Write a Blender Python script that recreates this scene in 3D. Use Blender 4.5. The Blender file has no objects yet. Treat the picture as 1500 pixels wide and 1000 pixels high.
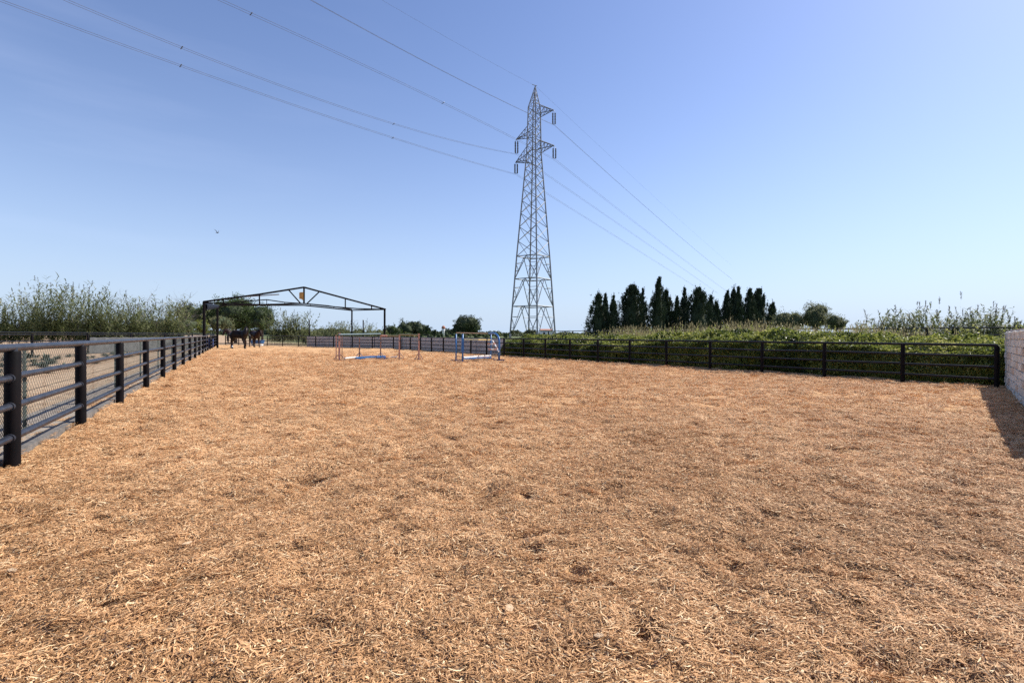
import bpy, math, random
import numpy as np
from mathutils import Vector, Matrix

rng = np.random.default_rng(7)
random.seed(7)
sc = bpy.context.scene
COL = sc.collection

# ------------------------------------------------------------------ camera
CAM_H = 1.4
PITCH, ROLL = 0.0107, 0.0062
fwd = Vector((0, math.cos(PITCH), -math.sin(PITCH)))
up0 = Vector((0, math.sin(PITCH), math.cos(PITCH)))
rt0 = Vector((1, 0, 0))
RT = rt0 * math.cos(ROLL) + up0 * math.sin(ROLL)
UP = up0 * math.cos(ROLL) - rt0 * math.sin(ROLL)
CAM = Vector((0, 0, CAM_H))
cam_data = bpy.data.cameras.new('camera')
cam = bpy.data.objects.new('camera', cam_data)
COL.objects.link(cam)
cam_data.sensor_width = 36
cam_data.lens = 18
cam_data.clip_start = 0.05
cam_data.clip_end = 6000
M = Matrix((RT, UP, -fwd)).transposed().to_4x4()
M.translation = CAM
cam.matrix_world = M
sc.camera = cam

# ------------------------------------------------------------------ sky, sun, exposure
SUN_AZ = math.atan2(0.90, 0.44)      # clockwise from +Y
SUN_EL = math.radians(46)
world = bpy.data.worlds.new('World')
sc.world = world
world.use_nodes = True
wn, wl = world.node_tree.nodes, world.node_tree.links
wn.clear()
w_out = wn.new('ShaderNodeOutputWorld')
w_bg = wn.new('ShaderNodeBackground')
w_bg.inputs['Strength'].default_value = 0.10
sky = wn.new('ShaderNodeTexSky')
sky.sky_type = 'NISHITA'
sky.sun_disc = False
sky.sun_elevation = SUN_EL
sky.sun_rotation = SUN_AZ
sky.altitude = 0
sky.air_density = 1.0
sky.dust_density = 0.6
sky.ozone_density = 2.2
# thin cirrus wisps in the left part of the sky
tc = wn.new('ShaderNodeTexCoord')
mp = wn.new('ShaderNodeMapping')
mp.inputs['Rotation'].default_value = (0.0, math.radians(-24), 0.0)
mp.inputs['Scale'].default_value = (2.0, 2.0, 15.0)
nz = wn.new('ShaderNodeTexNoise')
nz.inputs['Scale'].default_value = 1.5
nz.inputs['Detail'].default_value = 5
nz.inputs['Roughness'].default_value = 0.5
rp = wn.new('ShaderNodeMapRange')
rp.inputs['From Min'].default_value = 0.47
rp.inputs['From Max'].default_value = 0.75
rp.inputs['To Max'].default_value = 0.07
sep = wn.new('ShaderNodeSeparateXYZ')
mx = wn.new('ShaderNodeMapRange')      # more wisps towards the west (left)
mx.inputs['From Min'].default_value = -0.15
mx.inputs['From Max'].default_value = -0.7
mx.inputs['To Min'].default_value = 0.0
mul = wn.new('ShaderNodeMath'); mul.operation = 'MULTIPLY'
mix = wn.new('ShaderNodeMix'); mix.data_type = 'RGBA'
mix.inputs['B'].default_value = (7.6, 8.2, 9.0, 1)
wl.new(tc.outputs['Generated'], mp.inputs['Vector'])
wl.new(mp.outputs['Vector'], nz.inputs['Vector'])
wl.new(nz.outputs['Fac'], rp.inputs['Value'])
wl.new(tc.outputs['Generated'], sep.inputs['Vector'])
wl.new(sep.outputs['X'], mx.inputs['Value'])
wl.new(rp.outputs['Result'], mul.inputs[0])
wl.new(mx.outputs['Result'], mul.inputs[1])
wl.new(mul.outputs['Value'], mix.inputs['Factor'])
wl.new(sky.outputs['Color'], mix.inputs['A'])
# pale blue summer haze towards the horizon, the same all the way round
one = wn.new('ShaderNodeMath'); one.operation = 'SUBTRACT'; one.use_clamp = True; one.inputs[0].default_value = 1.0
pw = wn.new('ShaderNodeMath'); pw.operation = 'POWER'; pw.inputs[1].default_value = 4.8
pm = wn.new('ShaderNodeMath'); pm.operation = 'MULTIPLY'; pm.inputs[1].default_value = 0.95
hz_mix = wn.new('ShaderNodeMix'); hz_mix.data_type = 'RGBA'
hz_mix.inputs['B'].default_value = (3.85, 4.88, 6.35, 1)
wl.new(sep.outputs['Z'], one.inputs[1]); wl.new(one.outputs['Value'], pw.inputs[0]); wl.new(pw.outputs['Value'], pm.inputs[0])
wl.new(pm.outputs['Value'], hz_mix.inputs['Factor'])
tint = wn.new('ShaderNodeMix'); tint.data_type = 'RGBA'; tint.blend_type = 'MULTIPLY'; tint.inputs['Factor'].default_value = 1.0
tint.inputs['B'].default_value = (0.94, 0.945, 1.12, 1)
wl.new(mix.outputs['Result'], tint.inputs['A'])
wl.new(tint.outputs['Result'], hz_mix.inputs['A'])
wl.new(hz_mix.outputs['Result'], w_bg.inputs['Color'])
wl.new(w_bg.outputs['Background'], w_out.inputs['Surface'])

sun_d = bpy.data.lights.new('sun', 'SUN')
sun = bpy.data.objects.new('sun', sun_d)
COL.objects.link(sun)
sun_d.energy = 4.7
sun_d.angle = math.radians(0.53)
sun_d.color = (1.0, 0.94, 0.83)
sdir = Vector((math.sin(SUN_AZ) * math.cos(SUN_EL), math.cos(SUN_AZ) * math.cos(SUN_EL), math.sin(SUN_EL)))
sun.rotation_euler = sdir.to_track_quat('Z', 'Y').to_euler()
sun.location = sdir * 300

vs = sc.view_settings
vs.view_transform = 'Standard'
vs.look = 'None'
vs.exposure = 0.6
vs.gamma = 1.0
vs.use_curve_mapping = False
sc.render.film_transparent = False
sc.cycles.use_denoising = False
sc.cycles.sample_clamp_indirect = 4.0
sc.cycles.max_bounces = 6
sc.cycles.transparent_max_bounces = 8

# ------------------------------------------------------------------ pixel helpers (photo is 1500x1000)
def ray(x, y):
    return RT * ((x - 750) / 750) + UP * ((500 - y) / 750) + fwd
def at(x, y, Y):                     # world point on the vertical plane Y = const
    v = ray(x, y)
    return CAM + v * (Y / v.y)
def gp(x, y, z=0.0):                 # world point on height z
    v = ray(x, y)
    return CAM + v * ((z - CAM.z) / v.z)

# ------------------------------------------------------------------ materials
def new_mat(name):
    m = bpy.data.materials.new(name)
    m.use_nodes = True
    m.node_tree.nodes.clear()
    return m, m.node_tree.nodes, m.node_tree.links
def ramp(n, stops):
    r = n.new('ShaderNodeValToRGB')
    e = r.color_ramp.elements
    while len(e) < len(stops): e.new(0.5)
    for i, (p, c) in enumerate(stops):
        e[i].position = p
        e[i].color = (*c, 1)
    return r
def surf(name, c1, c2, scale=6.0, rough=0.7, bump=0.0, bscale=30.0, metallic=0.0, detail=6, obj_var=0.0, coat=0.0, spec=0.5):
    """painted, metal or stone surface: two colours mixed by noise, fine bump"""
    m, n, l = new_mat(name)
    out = n.new('ShaderNodeOutputMaterial'); b = n.new('ShaderNodeBsdfPrincipled')
    g = n.new('ShaderNodeNewGeometry')
    t = n.new('ShaderNodeTexNoise'); t.inputs['Scale'].default_value = scale; t.inputs['Detail'].default_value = detail
    l.new(g.outputs['Position'], t.inputs['Vector'])
    r = ramp(n, [(0.32, c1), (0.68, c2)])
    l.new(t.outputs['Fac'], r.inputs['Fac'])
    last = r.outputs['Color']
    if obj_var:
        oi = n.new('ShaderNodeObjectInfo')
        hs = n.new('ShaderNodeHueSaturation')
        mr = n.new('ShaderNodeMapRange')
        mr.inputs['To Min'].default_value = 1 - obj_var; mr.inputs['To Max'].default_value = 1 + obj_var
        l.new(oi.outputs['Random'], mr.inputs['Value']); l.new(mr.outputs['Result'], hs.inputs['Value'])
        l.new(last, hs.inputs['Color']); last = hs.outputs['Color']
    l.new(last, b.inputs['Base Color'])
    b.inputs['Metallic'].default_value = metallic
    b.inputs['Coat Weight'].default_value = coat
    b.inputs['Specular IOR Level'].default_value = spec
    t2 = n.new('ShaderNodeTexNoise'); t2.inputs['Scale'].default_value = bscale; t2.inputs['Detail'].default_value = 4
    l.new(g.outputs['Position'], t2.inputs['Vector'])
    rr = n.new('ShaderNodeMapRange')
    rr.inputs['To Min'].default_value = max(0.02, rough - 0.15); rr.inputs['To Max'].default_value = min(1, rough + 0.15)
    l.new(t2.outputs['Fac'], rr.inputs['Value']); l.new(rr.outputs['Result'], b.inputs['Roughness'])
    if bump:
        bp = n.new('ShaderNodeBump'); bp.inputs['Strength'].default_value = bump; bp.inputs['Distance'].default_value = 0.02
        l.new(t2.outputs['Fac'], bp.inputs['Height']); l.new(bp.outputs['Normal'], b.inputs['Normal'])
    l.new(b.outputs['BSDF'], out.inputs['Surface'])
    return m
def leafy(name, stops, trans=0.3, rough=0.55, spec=0.25, nscale=0.6, namt=0.25):
    """leaf material: per-leaf 'tone' attribute picks the colour, slow noise shifts it, light passes through a little"""
    m, n, l = new_mat(name)
    out = n.new('ShaderNodeOutputMaterial'); b = n.new('ShaderNodeBsdfPrincipled')
    a = n.new('ShaderNodeAttribute'); a.attribute_name = 'tone'
    g = n.new('ShaderNodeNewGeometry')
    t = n.new('ShaderNodeTexNoise'); t.inputs['Scale'].default_value = nscale; t.inputs['Detail'].default_value = 3
    l.new(g.outputs['Position'], t.inputs['Vector'])
    s = n.new('ShaderNodeMath'); s.operation = 'MULTIPLY_ADD'
    s.inputs[1].default_value = namt * 2; s.inputs[2].default_value = -namt
    l.new(t.outputs['Fac'], s.inputs[0])
    ad = n.new('ShaderNodeMath'); ad.operation = 'ADD'
    l.new(a.outputs['Fac'], ad.inputs[0]); l.new(s.outputs['Value'], ad.inputs[1])
    r = ramp(n, stops)
    l.new(ad.outputs['Value'], r.inputs['Fac'])
    l.new(r.outputs['Color'], b.inputs['Base Color'])
    b.inputs['Roughness'].default_value = rough
    b.inputs['Specular IOR Level'].default_value = spec
    if trans > 0:
        tr = n.new('ShaderNodeBsdfTranslucent'); mxs = n.new('ShaderNodeMixShader')
        mxs.inputs['Fac'].default_value = trans
        l.new(r.outputs['Color'], tr.inputs['Color'])
        l.new(b.outputs['BSDF'], mxs.inputs[1]); l.new(tr.outputs['BSDF'], mxs.inputs[2])
        l.new(mxs.outputs['Shader'], out.inputs['Surface'])
    else:
        l.new(b.outputs['BSDF'], out.inputs['Surface'])
    return m

MT = {}
MT['pipe'] = surf('black_pipe_paint', (0.006, 0.007, 0.010), (0.014, 0.015, 0.020), 3, 0.38, 0.05, 60, spec=0.22)
MT['rail'] = surf('dusty_rail_paint', (0.013, 0.015, 0.022), (0.032, 0.034, 0.045), 5, 0.40, 0.06, 60, spec=0.35)
MT['post'] = surf('post_paint', (0.003, 0.003, 0.004), (0.010, 0.007, 0.008), 4, 0.62, 0.05, 60, spec=0.10)
MT['steel'] = surf('galvanised_steel', (0.17, 0.18, 0.195), (0.27, 0.28, 0.30), 1.5, 0.5, 0, 20, 0.35)
MT['darksteel'] = surf('weathered_steel', (0.10, 0.10, 0.11), (0.18, 0.18, 0.19), 1.5, 0.6, 0, 20, 0.3)
MT['insul'] = surf('insulator_glass', (0.03, 0.035, 0.04), (0.07, 0.075, 0.08), 3, 0.3)
MT['cable'] = surf('aluminium_cable', (0.12, 0.12, 0.15), (0.19, 0.19, 0.22), 1, 0.7, 0, 20, 0.0, spec=0.1)
MT['wire'] = surf('mesh_wire', (0.015, 0.02, 0.02), (0.05, 0.055, 0.05), 3, 0.5, 0, 20, 0.3)
MT['greenpost'] = surf('green_post_paint', (0.05, 0.09, 0.075), (0.08, 0.13, 0.11), 4, 0.5)
MT['concrete'] = surf('pale_concrete', (0.20, 0.165, 0.13), (0.34, 0.29, 0.24), 9, 0.9, 0.5, 60)
MT['kerb'] = surf('grey_edging', (0.10, 0.092, 0.085), (0.19, 0.17, 0.155), 12, 0.8, 0.5, 60)
MT['brick'] = surf('whitewashed_brick', (0.45, 0.43, 0.365), (0.73, 0.705, 0.625), 11, 0.9, 0.8, 45, obj_var=0.12)
MT['brick_tan'] = surf('bare_brick', (0.40, 0.32, 0.24), (0.58, 0.50, 0.40), 14, 0.9, 0.8, 45, obj_var=0.12)
MT['mortar'] = surf('mortar', (0.38, 0.34, 0.30), (0.54, 0.49, 0.44), 20, 0.95, 0.6, 80)
MT['blue'] = surf('blue_paint', (0.015, 0.10, 0.30), (0.03, 0.17, 0.42), 3, 0.4)
MT['navy'] = surf('navy_plastic', (0.012, 0.03, 0.12), (0.03, 0.06, 0.20), 3, 0.4)
MT['orange'] = surf('faded_orange_paint', (0.46, 0.22, 0.15), (0.58, 0.34, 0.26), 4, 0.5)
MT['brown'] = surf('brown_wood', (0.22, 0.12, 0.08), (0.36, 0.22, 0.15), 6, 0.7)
MT['white'] = surf('white_paint', (0.62, 0.60, 0.57), (0.78, 0.77, 0.75), 4, 0.5)
MT['teal'] = surf('dark_teal_paint', (0.03, 0.08, 0.10), (0.06, 0.13, 0.16), 4, 0.5)
MT['olive'] = surf('olive_paint', (0.13, 0.12, 0.05), (0.24, 0.21, 0.10), 4, 0.5)
MT['yellow'] = surf('yellow_paint', (0.55, 0.38, 0.10), (0.66, 0.50, 0.18), 4, 0.5)
MT['purple'] = surf('dull_purple_rubber', (0.07, 0.05, 0.09), (0.13, 0.10, 0.16), 6, 0.7)
MT['sign'] = surf('ochre_metal', (0.25, 0.13, 0.03), (0.42, 0.25, 0.07), 4, 0.5)
MT['tarp'] = surf('dark_tarpaulin', (0.008, 0.011, 0.020), (0.018, 0.024, 0.038), 1.5, 0.7, 0.3, 5, spec=0.1)
MT['net'] = surf('grey_shade_net', (0.055, 0.06, 0.065), (0.11, 0.115, 0.12), 2.0, 0.9, 0.3, 20)
MT['sheet'] = surf('lavender_grey_sheet', (0.40, 0.37, 0.38), (0.54, 0.50, 0.51), 1.2, 0.8, 0.4, 8)
MT['horse'] = surf('black_coat', (0.004, 0.003, 0.0035), (0.013, 0.008, 0.008), 3, 0.42, 0.05, 30, spec=0.15)
MT['bay'] = surf('dark_bay_coat', (0.010, 0.005, 0.005), (0.032, 0.015, 0.013), 3, 0.42, 0.05, 30, spec=0.15)
MT['grey_horse'] = surf('dun_coat', (0.018, 0.010, 0.009), (0.060, 0.032, 0.030), 3, 0.45, 0.05, 30, spec=0.15)
MT['hair'] = surf('black_hair', (0.006, 0.005, 0.006), (0.018, 0.013, 0.014), 8, 0.55, 0.3, 60)
MT['sock'] = surf('white_sock', (0.6, 0.58, 0.55), (0.75, 0.73, 0.70), 8, 0.8)
MT['bark'] = surf('bark', (0.06, 0.045, 0.035), (0.14, 0.11, 0.09), 8, 0.9, 0.8, 30)
MT['twig'] = surf('pale_twig', (0.16, 0.14, 0.13), (0.28, 0.25, 0.23), 3, 0.9)
MT['feather'] = surf('dark_feather', (0.02, 0.02, 0.025), (0.06, 0.055, 0.06), 30, 0.7)
MT['feather_pale'] = surf('grey_feather', (0.10, 0.13, 0.17), (0.18, 0.22, 0.27), 30, 0.7)
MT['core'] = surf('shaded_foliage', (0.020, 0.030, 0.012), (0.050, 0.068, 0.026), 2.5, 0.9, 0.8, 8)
MT['plaster'] = surf('white_plaster', (0.6, 0.6, 0.6), (0.75, 0.74, 0.73), 1, 0.8)
MT['terra'] = surf('terracotta', (0.33, 0.12, 0.07), (0.45, 0.19, 0.12), 1, 0.8)
MT['chunk'] = surf('pale_wood_chip', (0.44, 0.29, 0.165), (0.62, 0.45, 0.29), 60, 0.8, 0.6, 150)

MT['cypress'] = leafy('cypress_needles', [(0, (0.012, 0.022, 0.013)), (0.5, (0.032, 0.052, 0.027)), (0.85, (0.060, 0.080, 0.040)), (1, (0.11, 0.105, 0.06))], 0.12, 0.6)
MT['pine'] = leafy('pine_needles', [(0, (0.014, 0.024, 0.010)), (0.6, (0.040, 0.058, 0.020)), (1, (0.085, 0.105, 0.04))], 0.15)
MT['tree'] = leafy('broad_leaves', [(0, (0.022, 0.040, 0.014)), (0.5, (0.062, 0.100, 0.028)), (1, (0.14, 0.18, 0.05))], 0.30)
MT['olive_leaf'] = leafy('grey_green_leaves', [(0, (0.075, 0.088, 0.042)), (0.5, (0.19, 0.20, 0.095)), (1, (0.30, 0.29, 0.16))], 0.4)
MT['hedge'] = leafy('hedge_leaves', [(0, (0.030, 0.050, 0.012)), (0.35, (0.155, 0.190, 0.036)), (0.75, (0.31, 0.325, 0.075)), (1, (0.46, 0.44, 0.18))], 0.45, 0.45, 0.4)
MT['reed'] = leafy('cane_leaves', [(0, (0.045, 0.060, 0.025)), (0.5, (0.120, 0.145, 0.055)), (0.85, (0.22, 0.235, 0.11)), (1, (0.32, 0.30, 0.19))], 0.38)
MT['plume'] = leafy('cane_plumes', [(0, (0.07, 0.06, 0.045)), (1, (0.16, 0.14, 0.11))], 0.2)
MT['dry'] = leafy('dry_grass', [(0, (0.19, 0.15, 0.07)), (0.6, (0.35, 0.285, 0.14)), (1, (0.47, 0.40, 0.22))], 0.35)
MT['grass'] = leafy('yellow_green_grass', [(0, (0.06, 0.085, 0.02)), (0.5, (0.145, 0.18, 0.045)), (1, (0.27, 0.27, 0.10))], 0.35)
MT['chips'] = leafy('wood_fibre', [(0.0, (0.11, 0.058, 0.028)), (0.12, (0.27, 0.145, 0.064)), (0.45, (0.61, 0.342, 0.160)), (0.8, (0.79, 0.492, 0.257)), (1, (0.87, 0.67, 0.41))], 0.08, 0.65, 0.25, 0.45, 0.13)
MT['tuft'] = leafy('grey_green_tuft', [(0, (0.02, 0.035, 0.028)), (0.6, (0.05, 0.08, 0.06)), (1, (0.11, 0.14, 0.09))], 0.2)

def cloth(name, c1, c2, tr_f):
    m = surf(name, c1, c2, 1.2, 0.85, 0.3, 8, spec=0.1)
    n, l = m.node_tree.nodes, m.node_tree.links
    out = [q for q in n if q.type == 'OUTPUT_MATERIAL'][0]; b = [q for q in n if q.type == 'BSDF_PRINCIPLED'][0]
    t = n.new('ShaderNodeBsdfTranslucent'); t.inputs['Color'].default_value = (*c2, 1)
    x = n.new('ShaderNodeMixShader'); x.inputs['Fac'].default_value = tr_f
    l.new(b.outputs['BSDF'], x.inputs[1]); l.new(t.outputs['BSDF'], x.inputs[2]); l.new(x.outputs['Shader'], out.inputs['Surface'])
    return m
MT['sheet'] = cloth('lavender_grey_sheet', (0.46, 0.43, 0.415), (0.58, 0.545, 0.525), 0.20)
def footing_mat():
    m, n, l = new_mat('wood_chip_footing')
    out = n.new('ShaderNodeOutputMaterial'); b = n.new('ShaderNodeBsdfPrincipled')
    g = n.new('ShaderNodeNewGeometry')
    def noise(scale, det=6, rough=0.6, dist=0.0, sc_xyz=None):
        t = n.new('ShaderNodeTexNoise')
        t.inputs['Scale'].default_value = scale; t.inputs['Detail'].default_value = det
        t.inputs['Roughness'].default_value = rough; t.inputs['Distortion'].default_value = dist
        l.new(g.outputs['Position'], t.inputs['Vector'])
        return t.outputs['Fac']
    fine = noise(16, 7, 0.72, 1.5)
    r = ramp(n, [(0.24, (0.15, 0.076, 0.036)), (0.42, (0.42, 0.234, 0.110)), (0.56, (0.65, 0.395, 0.202)), (0.80, (0.81, 0.57, 0.31))])
    l.new(fine, r.inputs['Fac'])
    big = noise(0.35, 4, 0.55)
    hs = n.new('ShaderNodeHueSaturation')
    mr = n.new('ShaderNodeMapRange'); mr.inputs['From Min'].default_value = 0.3; mr.inputs['From Max'].default_value = 0.7
    mr.inputs['To Min'].default_value = 0.88; mr.inputs['To Max'].default_value = 1.12
    l.new(big, mr.inputs['Value']); l.new(mr.outputs['Result'], hs.inputs['Value'])
    l.new(r.outputs['Color'], hs.inputs['Color'])
    l.new(hs.outputs['Color'], b.inputs['Base Color'])
    b.inputs['Roughness'].default_value = 0.9
    b.inputs['Specular IOR Level'].default_value = 0.15
    bp = n.new('ShaderNodeBump'); bp.inputs['Strength'].default_value = 0.9; bp.inputs['Distance'].default_value = 0.04
    l.new(fine, bp.inputs['Height']); l.new(bp.outputs['Normal'], b.inputs['Normal'])
    l.new(b.outputs['BSDF'], out.inputs['Surface'])
    return m
MT['footing'] = footing_mat()
def soil_mat():
    m, n, l = new_mat('dry_soil_and_grass')
    out = n.new('ShaderNodeOutputMaterial'); b = n.new('ShaderNodeBsdfPrincipled')
    g = n.new('ShaderNodeNewGeometry')
    t = n.new('ShaderNodeTexNoise'); t.inputs['Scale'].default_value = 3.0; t.inputs['Detail'].default_value = 8; t.inputs['Roughness'].default_value = 0.7
    l.new(g.outputs['Position'], t.inputs['Vector'])
    soil = ramp(n, [(0.3, (0.22, 0.14, 0.080)), (0.5, (0.37, 0.25, 0.15)), (0.7, (0.50, 0.37, 0.235))])
    gr = ramp(n, [(0.3, (0.055, 0.075, 0.022)), (0.55, (0.12, 0.145, 0.042)), (0.75, (0.22, 0.21, 0.085))])
    l.new(t.outputs['Fac'], soil.inputs['Fac']); l.new(t.outputs['Fac'], gr.inputs['Fac'])
    # grass grows on the east side of the arena and far away, the west paddock is sand
    sp = n.new('ShaderNodeSeparateXYZ'); l.new(g.outputs['Position'], sp.inputs['Vector'])
    t2 = n.new('ShaderNodeTexNoise'); t2.inputs['Scale'].default_value = 0.12; t2.inputs['Detail'].default_value = 4
    l.new(g.outputs['Position'], t2.inputs['Vector'])
    sx = n.new('ShaderNodeMath'); sx.operation = 'MULTIPLY_ADD'   # 0.5*Y + X
    sx.inputs[1].default_value = 0.62
    l.new(sp.outputs['Y'], sx.inputs[0]); l.new(sp.outputs['X'], sx.inputs[2])
    sn = n.new('ShaderNodeMath'); sn.operation = 'MULTIPLY_ADD'; sn.inputs[1].default_value = 12
    l.new(t2.outputs['Fac'], sn.inputs[0]); l.new(sx.outputs['Value'], sn.inputs[2])
    mr = n.new('ShaderNodeMapRange'); mr.inputs['From Min'].default_value = 18; mr.inputs['From Max'].default_value = 26
    l.new(sn.outputs['Value'], mr.inputs['Value'])
    mxx = n.new('ShaderNodeMix'); mxx.data_type = 'RGBA'
    l.new(mr.outputs['Result'], mxx.inputs['Factor'])
    l.new(soil.outputs['Color'], mxx.inputs['A']); l.new(gr.outputs['Color'], mxx.inputs['B'])
    l.new(mxx.outputs['Result'], b.inputs['Base Color'])
    b.inputs['Roughness'].default_value = 0.95
    bp = n.new('ShaderNodeBump'); bp.inputs['Strength'].default_value = 0.8; bp.inputs['Distance'].default_value = 0.06
    l.new(t.outputs['Fac'], bp.inputs['Height']); l.new(bp.outputs['Normal'], b.inputs['Normal'])
    l.new(b.outputs['BSDF'], out.inputs['Surface'])
    return m
MT['soil'] = soil_mat()

# ------------------------------------------------------------------ object helpers
def tag(o, label=None, cat=None, group=None, kind=None):
    if label: o['label'] = label
    if cat: o['category'] = cat
    if group: o['group'] = group
    if kind: o['kind'] = kind
    return o
def empty(name, loc=(0, 0, 0), rz=0.0, **k):
    o = bpy.data.objects.new(name, None)
    o.empty_display_size = 0.2
    COL.objects.link(o)
    o.location = loc
    o.rotation_euler = (0, 0, rz)
    return tag(o, **k)
def link(name, me, parent=None):
    o = bpy.data.objects.new(name, me)
    COL.objects.link(o)
    if parent is not None: o.parent = parent
    return o
class MB:
    """collects boxes, tubes and polygons into one mesh"""
    def __init__(s): s.v = []; s.f = []
    def add(s, vs_, fs):
        k = len(s.v)
        s.v += [tuple(p) for p in vs_]
        s.f += [tuple(i + k for i in f) for f in fs]
        return s
    def box(s, c, size, rz=0.0):
        cx, cy, cz = c; a, b, h = size[0] / 2, size[1] / 2, size[2] / 2
        co, si = math.cos(rz), math.sin(rz)
        vv = []
        for z in (-h, h):
            for x, y in ((-a, -b), (a, -b), (a, b), (-a, b)):
                vv.append((cx + x * co - y * si, cy + x * si + y * co, cz + z))
        return s.add(vv, [(3, 2, 1, 0), (4, 5, 6, 7), (0, 1, 5, 4), (1, 2, 6, 5), (2, 3, 7, 6), (3, 0, 4, 7)])
    def tube(s, pts, r, n=8, cap=True, twist=0.0):
        pts = [Vector(p) for p in pts]
        rs = r if isinstance(r, (list, tuple)) else [r] * len(pts)
        rings = []
        ref = None
        for i, p in enumerate(pts):
            d = (pts[min(i + 1, len(pts) - 1)] - pts[max(i - 1, 0)])
            if d.length < 1e-9: d = Vector((0, 0, 1))
            d.normalize()
            if ref is None: ref = Vector((0, 0, 1)) if abs(d.z) < 0.9 else Vector((1, 0, 0))
            a = d.cross(ref).normalized(); b = a.cross(d).normalized()
            ref = b
            rings.append([p + (a * math.cos(twist + 2 * math.pi * k / n) + b * math.sin(twist + 2 * math.pi * k / n)) * rs[i] for k in range(n)])
        vv = [q for ring in rings for q in ring]
        ff = []
        for i in range(len(pts) - 1):
            for k in range(n):
                k2 = (k + 1) % n
                ff.append((i * n + k, i * n + k2, (i + 1) * n + k2, (i + 1) * n + k))
        if cap:
            ff.append(tuple(range(n - 1, -1, -1)))
            ff.append(tuple((len(pts) - 1) * n + k for k in range(n)))
        return s.add(vv, ff)
    def mesh(s, name, mat, smooth=False):
        me = bpy.data.meshes.new(name)
        me.from_pydata(s.v, [], s.f)
        me.update()
        if mat: me.materials.append(mat)
        if smooth: me.polygons.foreach_set('use_smooth', [True] * len(me.polygons))
        return me
    def build(s, name, mat, parent=None, smooth=False):
        return link(name, s.mesh(name, mat, smooth), parent)
def smooth_angle(o, deg=40):
    me = o.data
    me.polygons.foreach_set('use_smooth', [True] * len(me.polygons))
    me.set_sharp_from_angle(angle=math.radians(deg))
    return o
def np_mesh(name, V, F, mat, tone=None, smooth=False):
    V = np.asarray(V, np.float32); F = np.asarray(F, np.int32)
    me = bpy.data.meshes.new(name)
    me.vertices.add(len(V)); me.vertices.foreach_set('co', V.ravel())
    k = F.shape[1]
    me.loops.add(F.size); me.loops.foreach_set('vertex_index', F.ravel())
    me.polygons.add(len(F)); me.polygons.foreach_set('loop_start', np.arange(0, F.size, k, dtype=np.int32))
    me.update(calc_edges=True)
    if tone is not None:
        a = me.attributes.new('tone', 'FLOAT', 'FACE')
        a.data.foreach_set('value', np.asarray(tone, np.float32))
    if mat: me.materials.append(mat)
    me.polygons.foreach_set('use_smooth', np.full(len(F), smooth, dtype=bool))
    return me
def unit(a): return a / np.maximum(np.linalg.norm(a, axis=1, keepdims=True), 1e-9)
def rand_dirs(n): return unit(rng.normal(size=(n, 3)))
def leaf_quads(C, D, L, W, fold=0.25):
    """folded rhombic leaves: centres C, directions D"""
    n = len(C)
    D = unit(D)
    S = unit(np.cross(D, rand_dirs(n)))
    N = np.cross(D, S)
    L = np.broadcast_to(np.asarray(L, float).reshape(-1, 1), (n, 1)); W = np.broadcast_to(np.asarray(W, float).reshape(-1, 1), (n, 1))
    V = np.stack([C - D * L / 2, C + S * W / 2 + N * W * fold, C + D * L / 2, C - S * W / 2 + N * W * fold], 1).reshape(-1, 3)
    return V, np.arange(4 * n, dtype=np.int32).reshape(-1, 4)
class Leaves:
    def __init__(s): s.V = []; s.F = []; s.T = []; s.k = 0
    def add(s, V, F, T):
        s.V.append(V); s.F.append(F + s.k); s.T.append(T); s.k += len(V)
    def leaves(s, C, D, L, W, T, fold=0.25):
        V, F = leaf_quads(C, D, L, W, fold); s.add(V, F, np.broadcast_to(T, (len(C),)).astype(float))
    def blades(s, P, D, L, W, droop, T, seg=3):
        """long narrow blades from base points P along D, bending down by droop"""
        n = len(P); D = unit(D)
        S = unit(np.cross(D, np.array([0, 0, 1.0]) + rand_dirs(n) * 0.3))
        L = np.broadcast_to(np.asarray(L, float), (n,)).reshape(-1, 1); W = np.broadcast_to(np.asarray(W, float), (n,)).reshape(-1, 1)
        dr = np.broadcast_to(np.asarray(droop, float), (n,)).reshape(-1, 1)
        rows = []
        for i in range(seg + 1):
            t = i / seg
            c = P + D * L * t; c = c.copy(); c[:, 2:3] -= dr * L * t * t
            w = W * (0.55 + 0.45 * math.sin(math.pi * min(1, t * 1.4))) * (1 - t ** 2 * 0.92) / 2
            rows += [c - S * w, c + S * w]
        V = np.stack(rows, 1).reshape(-1, 3)
        m = 2 * (seg + 1)
        base = np.arange(n).reshape(-1, 1, 1) * m
        loc = np.array([[2 * i, 2 * i + 1, 2 * i + 3, 2 * i + 2] for i in range(seg)]).reshape(1, seg, 4)
        s.add(V, (base + loc).reshape(-1, 4).astype(np.int32), np.repeat(np.broadcast_to(T, (n,)), seg))
    def mesh(s, name, mat):
        return np_mesh(name, np.concatenate(s.V), np.concatenate(s.F), mat, np.concatenate(s.T))
    def build(s, name, mat, parent=None): return link(name, s.mesh(name, mat), parent)

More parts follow.
